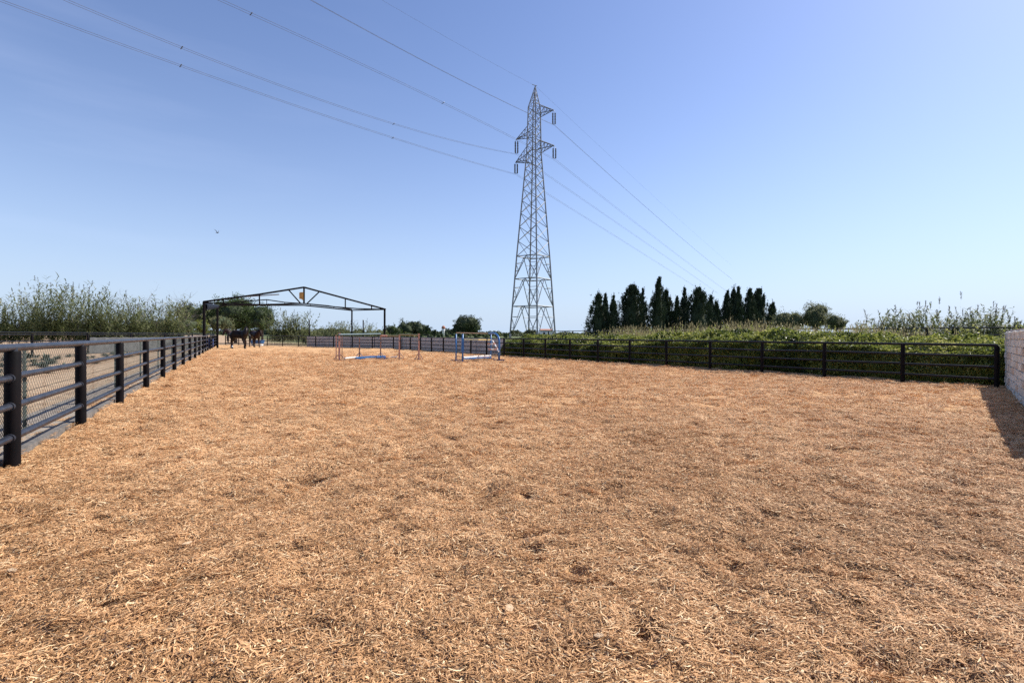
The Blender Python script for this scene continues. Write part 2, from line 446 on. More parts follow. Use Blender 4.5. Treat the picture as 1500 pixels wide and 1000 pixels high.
# value noise on the plane
_lat = np.random.default_rng(3).random((256, 256))
def vnoise(x, y, s):
    x = np.asarray(x) / s + 1000.37; y = np.asarray(y) / s + 1000.71
    xi = np.floor(x).astype(int); yi = np.floor(y).astype(int)
    fx = x - xi; fy = y - yi
    fx = fx * fx * (3 - 2 * fx); fy = fy * fy * (3 - 2 * fy)
    a = _lat[xi & 255, yi & 255]; b = _lat[(xi + 1) & 255, yi & 255]
    c = _lat[xi & 255, (yi + 1) & 255]; d = _lat[(xi + 1) & 255, (yi + 1) & 255]
    return (a * (1 - fx) + b * fx) * (1 - fy) + (c * (1 - fx) + d * fx) * fy - 0.5
_hr = np.random.default_rng(11)
def hfoot(x, y):
    """surface of the chip footing: soft mounds, clods and hoof dents"""
    h = 0.055 * vnoise(x, y, 1.3) + 0.040 * vnoise(x + 9, y, 0.42) + 0.030 * vnoise(x, y + 5, 0.16) + 0.012 * vnoise(x + 3, y + 2, 0.07)
    dent = np.clip(vnoise(x + 40, y + 17, 0.23) - 0.22, 0, 0.2) * 0.22 + np.clip(vnoise(x + 11, y + 61, 0.115) - 0.24, 0, 0.2) * 0.16
    return h - dent

# ------------------------------------------------------------------ plan of the place
def LX(y): return -2.33 - 0.54 * y                      # left fence line
def RX(y): return 4.64 - 0.688 * (y - 27.6)             # right fence line
RN = np.array([0.824, 0.567])                           # outward normal of the right fence
def rdist(x, y): return (x - 4.64) * RN[0] + (y - 27.6) * RN[1]
def WX(y): return 14.45 - 0.863 * (15.0 - y)            # stone wall face
CORNER = Vector((-12.0, 51.8, 0))
FARL = Vector((-37.5, 67.0, 0))
def FX(y):                                              # far fence
    t = (y - CORNER.y) / (FARL.y - CORNER.y)
    return CORNER.x + t * (FARL.x - CORNER.x)
def ssm(t): t = np.clip(t, 0, 1); return t * t * (3 - 2 * t)
def ground_z(x, y):
    x = np.asarray(x, float); y = np.asarray(y, float)
    z = -0.12 + 0.92 * ssm((rdist(x, y) - 1.8) / 3.5)
    return z

# ------------------------------------------------------------------ ground sheet
k = np.linspace(-1, 1, 190)
gx = np.sinh(k * 6.2) / np.sinh(6.2) * 2600
gy = np.sinh(k * 6.2) / np.sinh(6.2) * 2600 + 25
X, Y = np.meshgrid(gx, gy)
Z = ground_z(X, Y) + np.where((np.abs(X) < 70) & (Y < 90) & (rdist(X, Y) > 3), 0.10 * vnoise(X, Y, 1.7), 0)
V = np.stack([X, Y, Z], -1).reshape(-1, 3)
n = len(k)
I = np.arange(n * n).reshape(n, n)
F = np.stack([I[:-1, :-1], I[:-1, 1:], I[1:, 1:], I[1:, :-1]], -1).reshape(-1, 4)
tag(link('ground', np_mesh('ground', V, F, MT['soil'], None, True)), kind='structure')

# ------------------------------------------------------------------ arena footing sheet
ys = [-2.2]
while ys[-1] < 66.5: ys.append(ys[-1] + max(0.028, 0.0095 * ys[-1]))
ys = np.array(ys)
s = np.linspace(0, 1, 300)
Lb = LX(ys) - 0.10
Rb = np.minimum(WX(ys) + 0.1, RX(ys) + 1.0)
Rb = np.where(ys > CORNER.y, np.minimum(Rb, FX(ys) + 0.6), Rb)
Rb = np.maximum(Rb, Lb + 0.02)
X = Lb[:, None] + (Rb - Lb)[:, None] * s[None, :]
Y = np.repeat(ys[:, None], len(s), 1)
Z = hfoot(X, Y)
near_r = np.clip((X - (Rb[:, None] - 1.6)) / 1.6, 0, 1) * (Y > 12)
Z = Z + 0.05 * near_r
V = np.stack([X, Y, Z], -1).reshape(-1, 3)
I = np.arange(X.size).reshape(X.shape)
F = np.stack([I[:-1, :-1], I[:-1, 1:], I[1:, 1:], I[1:, :-1]], -1).reshape(-1, 4)
tag(link('arena_floor', np_mesh('arena_floor', V, F, MT['footing'], None, True)), kind='structure')

# ------------------------------------------------------------------ wood fibre (instanced clumps of strands)
variants = bpy.data.collections.new('wood_fibre_variants')
def strand_clump(seed, nst, R, lmin, lmax, mean=0.52):
    r = np.random.default_rng(seed)
    VV, FF, TT = [], [], []
    kk = 0
    for i in range(nst):
        a = r.random() * 2 * math.pi; rad = R * math.sqrt(r.random())
        c = np.array([rad * math.cos(a), rad * math.sin(a), r.random() ** 1.5 * 0.022 + 0.001])
        L = lmin + (lmax - lmin) * r.random() ** 2
        th = r.normal() * 0.85
        pitch = r.normal() * 0.16
        curve = r.normal() * 1.05
        w = (0.0018 + 0.0034 * r.random() ** 2) * (1.8 if r.random() < 0.04 else 1)
        tw = r.random() * 3
        P = []
        seg = 3
        p = c.copy()
        hd = th - curve / 2; pz = pitch
        for j in range(seg + 1):
            P.append(p.copy())
            d = np.array([math.cos(hd) * math.cos(pz), math.sin(hd) * math.cos(pz), math.sin(pz)])
            p = p + d * L / seg
            hd += curve / seg; pz -= pitch * 0.9 + r.normal() * 0.1
        P = np.array(P); P -= P.mean(0) - c
        P[:, 2] = np.maximum(P[:, 2], -0.006)
        for j in range(seg + 1):
            d = P[min(j + 1, seg)] - P[max(j - 1, 0)]; d /= np.linalg.norm(d)
            sd = np.array([-d[1], d[0], 0]); sd /= max(np.linalg.norm(sd), 1e-6)
            nn = np.cross(d, sd)
            ww = w * (1, 1, 0.9, 0.35)[j] * (0.5 if j == 0 else 1)
            for q in range(3):
                an = tw + j * 0.25 + q * 2.094
                VV.append(P[j] + sd * math.cos(an) * ww + nn * math.sin(an) * ww * 0.45)
        for j in range(seg):
            for q in range(3):
                q2 = (q + 1) % 3
                FF.append((kk + j * 3 + q, kk + j * 3 + q2, kk + j * 3 + 3 + q2, kk + j * 3 + 3 + q))
        kk += 3 * (seg + 1)
        t = np.clip(r.normal(mean, 0.2), 0.12, 0.93)
        u = r.random()
        if u < 0.05: t = 0.02
        elif u > 0.965: t = 1.0
        TT += [t] * (3 * seg)
    me = np_mesh('wood_fibre_clump', VV, FF, MT['chips'], TT)
    o = bpy.data.objects.new('wood_fibre_clump', me)
    variants.objects.link(o)
NV = 10
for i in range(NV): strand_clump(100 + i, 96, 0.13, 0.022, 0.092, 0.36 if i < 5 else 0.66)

def ring_pts(y0, y1, dens):
    yy = rng.uniform(y0, y1, int((y1 - y0) * 90 * dens))
    # rejection by width so that the density is even
    lo = LX(yy); hi = np.minimum(WX(yy), RX(yy) + 0.5)
    hi = np.where(yy > CORNER.y, np.minimum(hi, FX(yy)), hi)
    lim = 1.12 * np.maximum(yy, 0) + 1.6
    lo = np.maximum(lo, -lim); hi = np.minimum(hi, lim)
    xx = rng.uniform(-45, 45, len(yy))
    keep = (xx > lo) & (xx < hi)
    return np.stack([xx[keep], yy[keep]], 1)
P1 = ring_pts(0.8, 5.0, 330)
P2 = ring_pts(5.0, 10, 130)
P3 = ring_pts(10, 20, 24)
P4 = ring_pts(20, 48, 11)
P4 = P4[rng.random(len(P4)) < np.clip((50 - P4[:, 1]) / 30, 0, 1) ** 1.3]
P = np.concatenate([P1, P2, P3, P4])
scl = np.concatenate([rng.uniform(0.60, 0.98, len(P1)), rng.uniform(0.8, 1.2, len(P2)), rng.uniform(1.2, 1.9, len(P3)), rng.uniform(1.6, 2.4, len(P4))])
hz = hfoot(P[:, 0], P[:, 1])
# chips kicked out over the edging and the paved strip on the left
ysp = rng.uniform(2.0, 32, 420); osp = np.abs(rng.normal(size=420)) * 0.22 + 0.10
Psp = np.stack([-2.33 - 0.54 * ysp - 0.880 * osp, ysp - 0.475 * osp], 1)
P = np.concatenate([P, Psp]); scl = np.concatenate([scl, rng.uniform(.35, .9, 420)])
hz = np.concatenate([hz, np.where(osp < 0.26, 0.052, 0.022)])
e = 0.05
nspill = 420
nx = -(hfoot(P[:, 0] + e, P[:, 1]) - hfoot(P[:, 0] - e, P[:, 1])) / (2 * e)
ny = -(hfoot(P[:, 0], P[:, 1] + e) - hfoot(P[:, 0], P[:, 1] - e)) / (2 * e)
nx[-nspill:] = 0; ny[-nspill:] = 0
flow = 2.45 + 2.2 * vnoise(P[:, 0], P[:, 1], 2.2) + 1.4 * vnoise(P[:, 0], P[:, 1], 0.5) + rng.normal(size=len(P)) * 0.35 + np.where(rng.random(len(P)) < 0.5, math.pi, 0)
me = bpy.data.meshes.new('wood_chips')
me.vertices.add(len(P))
me.vertices.foreach_set('co', np.stack([P[:, 0], P[:, 1], hz + rng.uniform(-0.004, 0.010, len(P))], 1).astype(np.float32).ravel())
# euler: yaw about Z first, then tilt to the slope (XYZ euler: X, Y, then Z)
cz, sz = np.cos(flow), np.sin(flow)
lx = nx * cz + ny * sz; ly = -nx * sz + ny * cz
eul = np.stack([-np.arctan(ly), np.arctan(lx), flow], 1).astype(np.float32)
a = me.attributes.new('rot', 'FLOAT_VECTOR', 'POINT'); a.data.foreach_set('vector', eul.ravel())
a = me.attributes.new('siz', 'FLOAT', 'POINT'); a.data.foreach_set('value', scl.astype(np.float32))
a = me.attributes.new('idx', 'INT', 'POINT'); 
damp_vignette = 0.62 + 0.6 * vnoise(P[:, 0] + 3, P[:, 1] + 8, 1.9) + 0.5 * vnoise(P[:, 0], P[:, 1], 5.0) - 0.12 * P[:, 1] + 0.30   # damp patches; near footing darker from damp plus painted-in lens vignetting
iv = np.where(rng.random(len(P)) < damp_vignette, rng.integers(0, 5, len(P)), rng.integers(5, NV, len(P)))
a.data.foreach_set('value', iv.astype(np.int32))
chips = link('wood_chips', me)
tag(chips, 'loose shredded wood fibre and chips covering the riding arena floor', 'wood chips', kind='stuff')
print('chip clumps', len(P))
ng = bpy.data.node_groups.new('scatter_wood_fibre', 'GeometryNodeTree')
ng.interface.new_socket('Geometry', in_out='INPUT', socket_type='NodeSocketGeometry')
ng.interface.new_socket('Geometry', in_out='OUTPUT', socket_type='NodeSocketGeometry')
gi = ng.nodes.new('NodeGroupInput'); go = ng.nodes.new('NodeGroupOutput')
ci = ng.nodes.new('GeometryNodeCollectionInfo'); ci.inputs['Collection'].default_value = variants
ci.inputs['Separate Children'].default_value = True
ip = ng.nodes.new('GeometryNodeInstanceOnPoints'); ip.inputs['Pick Instance'].default_value = True
def named(nm, ty):
    a = ng.nodes.new('GeometryNodeInputNamedAttribute'); a.data_type = ty; a.inputs['Name'].default_value = nm
    return [o for o in a.outputs if o.enabled and o.name == 'Attribute'][0]
ng.links.new(gi.outputs[0], ip.inputs['Points'])
ng.links.new(ci.outputs[0], ip.inputs['Instance'])
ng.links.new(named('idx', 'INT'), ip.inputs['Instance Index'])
ng.links.new(named('rot', 'FLOAT_VECTOR'), ip.inputs['Rotation'])
ng.links.new(named('siz', 'FLOAT'), ip.inputs['Scale'])
ng.links.new(ip.outputs[0], go.inputs[0])
md = chips.modifiers.new('scatter', 'NODES'); md.node_group = ng

# ------------------------------------------------------------------ paved strip and edging outside the left fence
LD = Vector((-0.475, 0.880, 0)).normalized()       # direction of the left fence
LN = Vector((-0.880, -0.475, 0)).normalized()      # outward normal
def lp(y, off=0.0, z=0.0):
    p = Vector((LX(y), y, z)); return p + LN * off
mb = MB()
def slab(mb, a, b, o0, o1, z0, z1):
    q = [lp(a, o0), lp(b, o0), lp(b, o1), lp(a, o1)]
    vv = [(p.x, p.y, z0) for p in q] + [(p.x, p.y, z1) for p in q]
    mb.add(vv, [(0, 1, 2, 3), (7, 6, 5, 4), (0, 4, 5, 1), (1, 5, 6, 2), (2, 6, 7, 3), (3, 7, 4, 0)])
slab(mb, -1.5, 60, 0.26, 1.05, -0.13, 0.02)
tag(mb.build('path', MT['concrete']), kind='structure')
kb = empty('edging_kerb', lp(10, 0.12), label='low grey edging kerb under the bottom rail of the left fence', cat='kerb')
yy = -1.2
while yy < 44:
    m = MB(); m_len = 1.92
    p = lp(yy + m_len / 2 * 0.88, 0.15, 0.015)
    m.box((0, 0, 0), (0.12, m_len, 0.12))
    o = m.build('kerb_block', MT['kerb'], kb)
    o.location = p - kb.location; o.rotation_euler = (random.gauss(0, .004), random.gauss(0, .02), math.atan2(-LD.x, LD.y))
    yy += 1.95 * 0.88

# ------------------------------------------------------------------ pipe fences
PIPE_CACHE = {}
def pipe_obj(name, a, b, r, mat, parent, n=12, off=Vector((0, 0, 0))):
    a = Vector(a); b = Vector(b)
    L = (b - a).length
    me = MB().tube([(0, 0, -0.5), (0, 0, 0.5)], 1.0, n).mesh(name, mat) if (name, n, mat.name) not in PIPE_CACHE else PIPE_CACHE[(name, n, mat.name)]
    if (name, n, mat.name) not in PIPE_CACHE:
        PIPE_CACHE[(name, n, mat.name)] = me
        me.polygons.foreach_set('use_smooth', [True] * len(me.polygons)); me.set_sharp_from_angle(angle=math.radians(65))
    o = link(name, me, parent)
    o.location = (a + b) / 2 - off
    o.scale = (r, r, L)
    o.rotation_mode = 'QUATERNION'
    o.rotation_quaternion = (b - a).normalized().to_track_quat('Z', 'Y')
    return o
def post_mesh(r, h, flare):
    """round steel post, slightly out of true, with a weld saddle on top"""
    m = MB()
    m.tube([(0, 0, -0.25), (0, 0, h * 0.5), (0, 0, h - 0.012), (0, 0, h)], [r, r, r, r * 0.93], 18)
    return m
def pipe_fence(pts, rail_zs, r_post, r_rail, h, label, cat='fence', collar=True, n=12, rail_name='rail', post_mat='post', rail_mat='rail', under=None, zg=None):
    root = empty('pipe_fence', pts[0], label=label, cat=cat)
    off = Vector(pts[0])
    pm = post_mesh(r_post, h, 0).mesh('post', MT[post_mat])
    pm.polygons.foreach_set('use_smooth', [True] * len(pm.polygons)); pm.set_sharp_from_angle(angle=math.radians(65))
    sm = MB().tube([(0, 0, h - 0.02), (0, 0, h + 0.035)], [r_post * 0.62, r_rail * 1.05], 12).mesh('saddle', MT[rail_mat])
    cm = MB().tube([(0, -0.022, 0), (0, 0.022, 0)], r_rail * 1.28, 14).mesh('collar', MT[rail_mat])
    for i, p in enumerate(pts):
        p = Vector(p)
        o = link('post', pm, root); o.location = p - off
        o.rotation_euler = (random.gauss(0, 0.004), random.gauss(0, 0.004), random.random() * 3)
        if collar: link('saddle', sm, o)
        if i + 1 < len(pts):
            q = Vector(pts[i + 1])
            d = (q - p).normalized()
            rz = math.atan2(-d.x, d.y)
            for z in rail_zs:
                top = z > h
                j0, j1 = random.gauss(0, 0.006), random.gauss(0, 0.006)
                ex = 0 if top else r_post * 0.9
                a = p + d * ex + Vector((0, 0, z + (0 if top else j0))); b = q - d * ex + Vector((0, 0, z + (0 if top else j1)))
                ro = pipe_obj(rail_name, a, b, r_rail * (1.12 if top else 1), MT[rail_mat], root, n, off)
                if collar and not top and i < 6:
                    for pt, s_ in ((p, 1), (q, -1)):
                        c = link('collar', cm, root)
                        c.location = pt + d * s_ * (r_post + 0.004) + Vector((0, 0, z + (j0 if s_ > 0 else j1))) - off
                        c.rotation_euler = (0, 0, rz)
    return root
# left fence: one bay before the picture's edge, then the posts measured in the photo
yl = [2.35, 5.33, 7.70, 10.3, 13.35, 16.4, 19.5, 22.8, 26.1, 29.5, 32.9, 36.3, 39.7, 43.1]
yl0 = [0.0] + yl[0:]
ptsL = [lp(y) for y in [-0.6] + yl]
ptsL[0] = lp(-0.6)
pipe_fence(ptsL, (0.31, 0.635, 0.945, 1.245), 0.068, 0.036, 1.21, 'black pipe fence with grey-blue top rail running along the left of the arena')
# rest of that side beyond the canopy post
ptsL2 = [lp(y) for y in (46.9, 50.5, 54, 57.5, 61, 64.2)]
pipe_fence(ptsL2, (0.31, 0.635, 0.945, 1.245), 0.068, 0.034, 1.21, 'short stretch of black pipe fence behind the canopy corner post', collar=False, n=8)
# right fence, from the wall corner to the far corner
nR = 21
ptsR = []
yR = [23.63 / ((q - 750) / 750 + .688) for q in (1461, 1323, 1208, 1116.7, 1040.5, 976.5, 922.6, 876)]
while yR[-1] + 1.88 < 51.0: yR.append(yR[-1] + 1.88)
for y in yR:
    ptsR.append(Vector((RX(y), y, 0)))
ptsR.append(CORNER)
pipe_fence(ptsR, (0.28, 0.60, 0.915, 1.225), 0.060, 0.034, 1.19, 'black pipe fence in front of the leafy hedge on the right', rail_mat='pipe', n=10)
# far fence
nf = 10
ptsF = [CORNER.lerp(FARL, i / nf) for i in range(nf + 1)]
pipe_fence(ptsF, (0.28, 0.60, 0.915, 1.225), 0.055, 0.034, 1.19, 'black pipe fence closing the far end of the arena', rail_mat='pipe', collar=False, n=8)

# wire netting behind the left fence
def chain_link(name, y0, y1, off, z0, z1, pitch, r, parent):
    a = lp(y0, off); b = lp(y1, off); L = (b - a).length; H = z1 - z0
    d = (b - a).normalized()
    segs = []
    k = -int(H / pitch) - 1
    while k * pitch < L + H:
        for sgn in (1, -1):
            # line: u = k*pitch + sgn*(z) (for sgn -1 starts from the top side)
            zA, zB = 0.0, H
            uA = k * pitch + (0 if sgn > 0 else H); uB = k * pitch + (H if sgn > 0 else 0)
            lo, hi = 0.0, 1.0
            du = uB - uA
            t0 = (0 - uA) / du; t1 = (L - uA) / du
            if t0 > t1: t0, t1 = t1, t0
            lo = max(lo, t0); hi = min(hi, t1)
            if hi - lo > 0.02:
                segs.append(((uA + du * lo, H * lo), (uA + du * hi, H * hi), sgn))
        k += 1
    m = MB()
    for (u0, v0), (u1, v1), sgn in segs:
        o = LN * (0.004 * sgn)
        m.tube([a + d * u0 + o + Vector((0, 0, z0 + v0)), a + d * u1 + o + Vector((0, 0, z0 + v1))], r, 3, cap=False)
    return m
nr = empty('wire_netting_fence', lp(5.33, 0.42), label='diamond wire netting fence on thin green posts just outside the left pipe fence', cat='netting fence')
noff = nr.location.copy()
ny_ = [-0.8, 2.0, 4.55, 7.1, 9.65, 12.3, 15.5, 19, 23, 27.5, 32, 37, 42]
for i, (a, b) in enumerate(zip(ny_, ny_[1:])):
    m = chain_link('netting', a, b, 0.42, 0.10, 1.17, 0.055 if i < 3 else 0.10, 0.0030 if i < 3 else 0.0022, nr)
    o = m.build('netting', MT['wire'], nr); o.location = -noff; o['kind'] = 'stuff'
    for z in (0.10, 0.62, 1.17):
        pipe_obj('tension_wire', lp(a, 0.424, z), lp(b, 0.424, z), 0.004, MT['wire'], nr, 5, noff)
    pipe_obj('post', lp(b, 0.45, -0.1), lp(b, 0.45, 1.25), 0.020, MT['greenpost'], nr, 8, noff)

# paddock fence to the far left with dark shade netting on its lower half
def PX(y): return -26.4 - 0.13 * y
pp = [Vector((PX(y), y, -0.12)) for y in (22.6, 27.6, 32.7, 37.8, 43.0, 48.2, 53.4, 58.4)]
pf = pipe_fence(pp, (0.5, 1.0, 1.42, ), 0.07, 0.034, 1.50, 'dark fence with grey shade netting along the far side of the sandy paddock', cat='fence', collar=False, n=6, rail_mat='pipe')
for a, b in zip(pp, pp[1:]):
    pipe_obj('rail', a + Vector((0, 0, 1.56)), b + Vector((0, 0, 1.56)), 0.035, MT['pipe'], pf, 6, pp[0])
for i, (a, b) in enumerate(zip(pp, pp[1:])):
    if i < 3: continue
    d = (b - a).normalized(); nrm = Vector((d.y, -d.x, 0))
    top = 1.05 if i < 3 else 1.22
    m = MB(); K = 12
    vv = []
    for side in (0, 1):
        for z in (0.05, top * 0.5, top):
            for j in range(K + 1):
                p = a.lerp(b, j / K) - pp[0] + nrm * (0.10 + 0.03 * math.sin(j * 1.7 + z * 4 + i) + side * 0.012)
                vv.append((p.x, p.y, z + 0.02 * math.sin(j * 2.1)))
    ff = []
    W = K + 1
    for side in (0, 1):
        for r_ in (0, 1):
            for j in range(K):
                q = (side * 3 * W + r_ * W + j)
                ff.append((q, q + 1, q + W + 1, q + W))
    m.add(vv, ff)
    m.build('shade_net', MT['net'], pf, True)
# a second, nearer cross rail of that paddock seen at the far left
pp2 = [Vector((-31.5, 26.0, -0.12)), Vector((-34, 30.5, -0.12)), Vector((-38, 35, -0.12)), Vector((-44, 38, -0.12))]
pipe_fence(pp2, (0.55, 0.9, 1.25), 0.05, 0.03, 1.2, 'low dark rail fence beyond the paddock at the far left', collar=False, n=6, rail_mat='pipe')

# rows of small grey green plants in the paddock
tuft_meshes = []
for v in range(5):
    lv = Leaves(); nn = 70
    az = rng.uniform(0, 2 * math.pi, nn); el = rng.uniform(0.25, 1.3, nn)
    D = np.stack([np.cos(az) * np.cos(el), np.sin(az) * np.cos(el), np.sin(el)], 1)
    lv.blades(D * 0.02, D, rng.uniform(0.12, 0.27, nn), 0.035, 0.35, rng.uniform(0.1, 0.9, nn), 2)
    tuft_meshes.append(lv.mesh('leaf_rosette', MT['tuft']))
cnt = 0
for row in range(9):
    for j in range(22):
        y = 15.5 + j * 1.35 + random.gauss(0, 0.25)
        p = lp(y, 4.2 + row * 1.5 + random.gauss(0, 0.22), -0.12)
        if p.x < PX(y) + 1.0 or random.random() < 0.12: continue
        o = link('paddock_plant', random.choice(tuft_meshes)); o.location = p
        s_ = random.uniform(1.3, 2.5); o.scale = (s_, s_, s_ * random.uniform(0.8, 1.1)); o.rotation_euler = (0, 0, random.random() * 6)
        tag(o, 'small grey-green tufted plant in the planted rows of the sandy paddock', 'plant', 'tufted plants in the sandy paddock')
        cnt += 1
print('tufts', cnt)

# ------------------------------------------------------------------ whitewashed stone wall on the right
wd = Vector((-0.653, -0.757, 0)).normalized()      # from far corner towards the viewer
wnn = Vector((0.757, -0.653, 0)).normalized()      # away from the arena
WC = Vector((WX(15.0), 15.0, 0))
wall = empty('stone_wall', WC, rz=math.atan2(wd.y, wd.x), label='low whitewashed block wall casting a shadow at the right edge of the arena', cat='wall')
# local: x runs along the wall towards the viewer, y = arena side is +? (rotated frame)
side = 1 if (Matrix.Rotation(-wall.rotation_euler.z, 3, 'Z') @ wnn).y > 0 else -1
WL, WH, WT = 11.0, 1.66, 0.30
core = MB().box((WL / 2 + 0.01, side * (WT / 2 + 0.006), WH / 2 - 0.12), (WL - 0.02, WT - 0.012, WH + 0.20))
core.build('mortar', MT['mortar'], wall)
brick_variants = []
for v in range(8):
    r_ = random.Random(v + 50)
    import bmesh
    bm = bmesh.new()
    bmesh.ops.create_cube(bm, size=1.0)
    for vt in bm.verts:
        vt.co += Vector((r_.uniform(-.025, .025), r_.uniform(-.03, .03), r_.uniform(-.05, .05)))
    bmesh.ops.bevel(bm, geom=bm.edges[:], offset=0.045, segments=1, affect='EDGES')
    mes = []
    for mt in ('brick', 'brick_tan'):
        me = bpy.data.meshes.new('brick'); bm.to_mesh(me); me.materials.append(MT[mt]); mes.append(me)
    bm.free(); brick_variants.append(mes)
ch = 0.176
nb = 0
for c in range(9):
    x = -0.0
    z = -0.02 + c * ch + 0.5 * ch + 0.09 - 0.09
    first = True
    while x < WL - 0.2 and nb < 292:
        L = random.uniform(0.28, 0.52)
        if first and c % 2: L *= 0.55
        first = False
        if x + L > WL: L = WL - x
        me = random.choice(brick_variants)[1 if random.random() < 0.13 else 0]
        o = link('brick', me, wall)
        o.location = (x + L / 2, side * (0.10 + random.uniform(-0.012, 0.008)), z + random.uniform(-.004, .004))
        o.scale = (L - 0.014, 0.23, ch - 0.014)
        o.rotation_euler = (random.gauss(0, .008), random.gauss(0, .006), random.gauss(0, .006))
        x += L; nb += 1
# slight rounded mortar coping
m = MB(); K = 24; vv = []; ff = []
for i in range(K + 1):
    xx = WL * i / K
    zt = WH + 0.0 + random.uniform(-.008, .008)
    for (yy_, dz) in ((-0.015, -0.07), (-0.02, -0.015), (0.03, 0.02), (0.15, 0.035), (0.27, 0.02), (0.32, -0.015), (0.315, -0.07)):
        vv.append((xx, side * yy_, zt - 0.06 + dz))
for i in range(K):
    for j in range(6): ff.append((i * 7 + j, i * 7 + j + 1, (i + 1) * 7 + j + 1, (i + 1) * 7 + j))
ff.append(tuple(range(7))); ff.append(tuple(K * 7 + j for j in range(6, -1, -1)))
m.add(vv, ff)
smooth_angle(m.build('coping', MT['brick'], wall), 50)

# ------------------------------------------------------------------ canopy frame over the far left corner
YLF, YRF, YLB, YRB = 46.0, 54.5, 52.5, 60.5
def yint(px, a, b, xa, xb): return a + (b - a) * (px - xa) / (xb - xa)
def F_(px, py):  # point on the front truss plane
    # plane through the two front columns
    A = at(299, 512, YLF); B = at(563.5, 511, YRF)
    v = ray(px, py); nrm = Vector((-(B.y - A.y), B.x - A.x, 0))
    t = (A - CAM).dot(nrm) / v.dot(nrm)
    return CAM + v * t
def B_(px, py):
    A = at(318.5, 509, YLB); B = at(515.5, 509, YRB)
    v = ray(px, py); nrm = Vector((-(B.y - A.y), B.x - A.x, 0))
    t = (A - CAM).dot(nrm) / v.dot(nrm)
    return CAM + v * t
base = F_(299, 510); base.z = 0
can = empty('steel_canopy_frame', base, label='open black steel gable frame standing over the far left corner of the arena', cat='canopy frame')
def cpipe(nm, a, b, r, mat='post'): return pipe_obj(nm, a, b, r, MT[mat], can, 14, base)
def col(px, ytop, fn, r):
    t = fn(px, ytop); cpipe('column', (t.x, t.y, -0.2), t, r)
col(299, 442.5, F_, 0.115); col(563.5, 453, F_, 0.105)
col(318.5, 450, B_, 0.10); col(515.5, 454.5, B_, 0.09)
for a, b in (((297.5, 442), (380, 431)), ((380, 431), (445.3, 420.7)), ((445.3, 420.7), (505.8, 437)), ((505.8, 437), (565, 453))):
    cpipe('rafter', F_(*a), F_(*b), 0.085)
for a, b in (((299, 443.2), (380, 446)), ((380, 446), (445.3, 444.5)), ((445.3, 444.5), (489, 449.2)), ((489, 449.2), (523, 452)), ((523, 452), (563, 453))):
    cpipe('bottom_chord', F_(*a), F_(*b), 0.06)
for a, b in (((327.3, 438.2), (327.3, 444)), ((380, 431), (380, 446)), ((445.3, 421), (445.3, 444.5)), ((422.7, 424.5), (440.5, 444.5)), ((468, 427), (449.5, 444.7)), ((505.8, 437.3), (505.8, 450.4)), ((544.3, 447.8), (544.3, 452.4))):
    cpipe('strut', F_(*a), F_(*b), 0.085 if a[0] == 445.3 else 0.06)
bt = [(318.7, 452.5), (322, 448.8), (330, 447), (397, 446.9), (445, 447), (480, 450.6), (515.5, 454.5)]
m = MB(); m.tube([B_(*p) - base for p in bt], 0.075, 8); m.build('back_beam', MT['post'], can, True)
bt2 = [(322, 446.5), (355, 441.5), (390.7, 438.9), (417, 442.8), (450, 444.8), (480, 447.6), (515.5, 453.2)]
m = MB(); m.tube([B_(*p) - base for p in bt2], 0.055, 8); m.build('back_rafter', MT['post'], can, True)
for px in (355, 390.7, 417, 455, 489):
    ya = np.interp(px, [p[0] for p in bt], [p[1] for p in bt]); yb = np.interp(px, [p[0] for p in bt2], [p[1] for p in bt2])
    cpipe('strut', B_(px, ya), B_(px, yb), 0.035)
cpipe('purlin', F_(299, 442.5), B_(318.5, 450.2), 0.06); cpipe('purlin', F_(563.5, 453.2), B_(515.5, 454.4), 0.06)
cpipe('purlin', F_(360, 434.4), F_(409, 431.2), 0.05, 'steel')
# dark rolled tarpaulin under the left eave
a, b = F_(302, 443.6), B_(320, 446.5); c, d = B_(320, 451), F_(302, 454.5)
m = MB(); vv = []
for kx in range(9):
    t = kx / 8
    for kz in range(4):
        u = kz / 3
        p = a.lerp(b, t).lerp(d.lerp(c, t), u)
        bulge = 0.10 * math.sin(math.pi * u) + 0.03 * math.sin(9 * t)
        vv.append(p - base + Vector((bulge, 0, 0)))
k0 = len(vv)
vv2 = [v - Vector((0.16, 0, 0)) for v in vv]
ff = []
for kx in range(8):
    for kz in range(3):
        q = kx * 4 + kz
        ff.append((q, q + 1, q + 5, q + 4)); ff.append((k0 + q + 4, k0 + q + 5, k0 + q + 1, k0 + q))
m.add(vv + vv2, ff); m.build('side_tarpaulin', MT['tarp'], can, True)
# ochre plate on the king post
q = [F_(438.9, 429.2), F_(440, 428.1), F_(445, 428), F_(445, 439.2), F_(443.4, 439.4), F_(442.6, 438.2), F_(439.0, 437.6)]
m = MB(); vv = [p - base + Vector((0, -0.10, 0)) for p in q] + [p - base + Vector((0, -0.04, 0)) for p in q]
nq = len(q)
m.add(vv, [tuple(range(nq)), tuple(range(2 * nq - 1, nq - 1, -1))] + [(i, (i + 1) % nq, nq + (i + 1) % nq, nq + i) for i in range(nq)])
m.build('sign_plate', MT['sign'], can)

# tall thin dark posts behind the far fence
for px, ty, yb, lab in ((453, 469, 66, 'thin dark pole left of the grey sheet windbreak'), (532, 469, 61.5, 'thin dark pole rising behind the jump poles and far fence')):
    p = at(px, 500, yb); z = at(px, ty, yb).z
    root = empty('slim_pole', (p.x, p.y, -0.12), label=lab, cat='pole')
    m = MB().tube([(0, 0, -0.2), (0, 0, z * 0.5), (0, 0, z + 0.10)], [0.085, 0.08, 0.07], 10); m.build('shaft', MT['post'], root, True)
    MB().tube([(0, 0, z + 0.10), (0, 0, z + 0.18)], [0.09, 0.03], 10).build('cap', MT['pipe'], root)

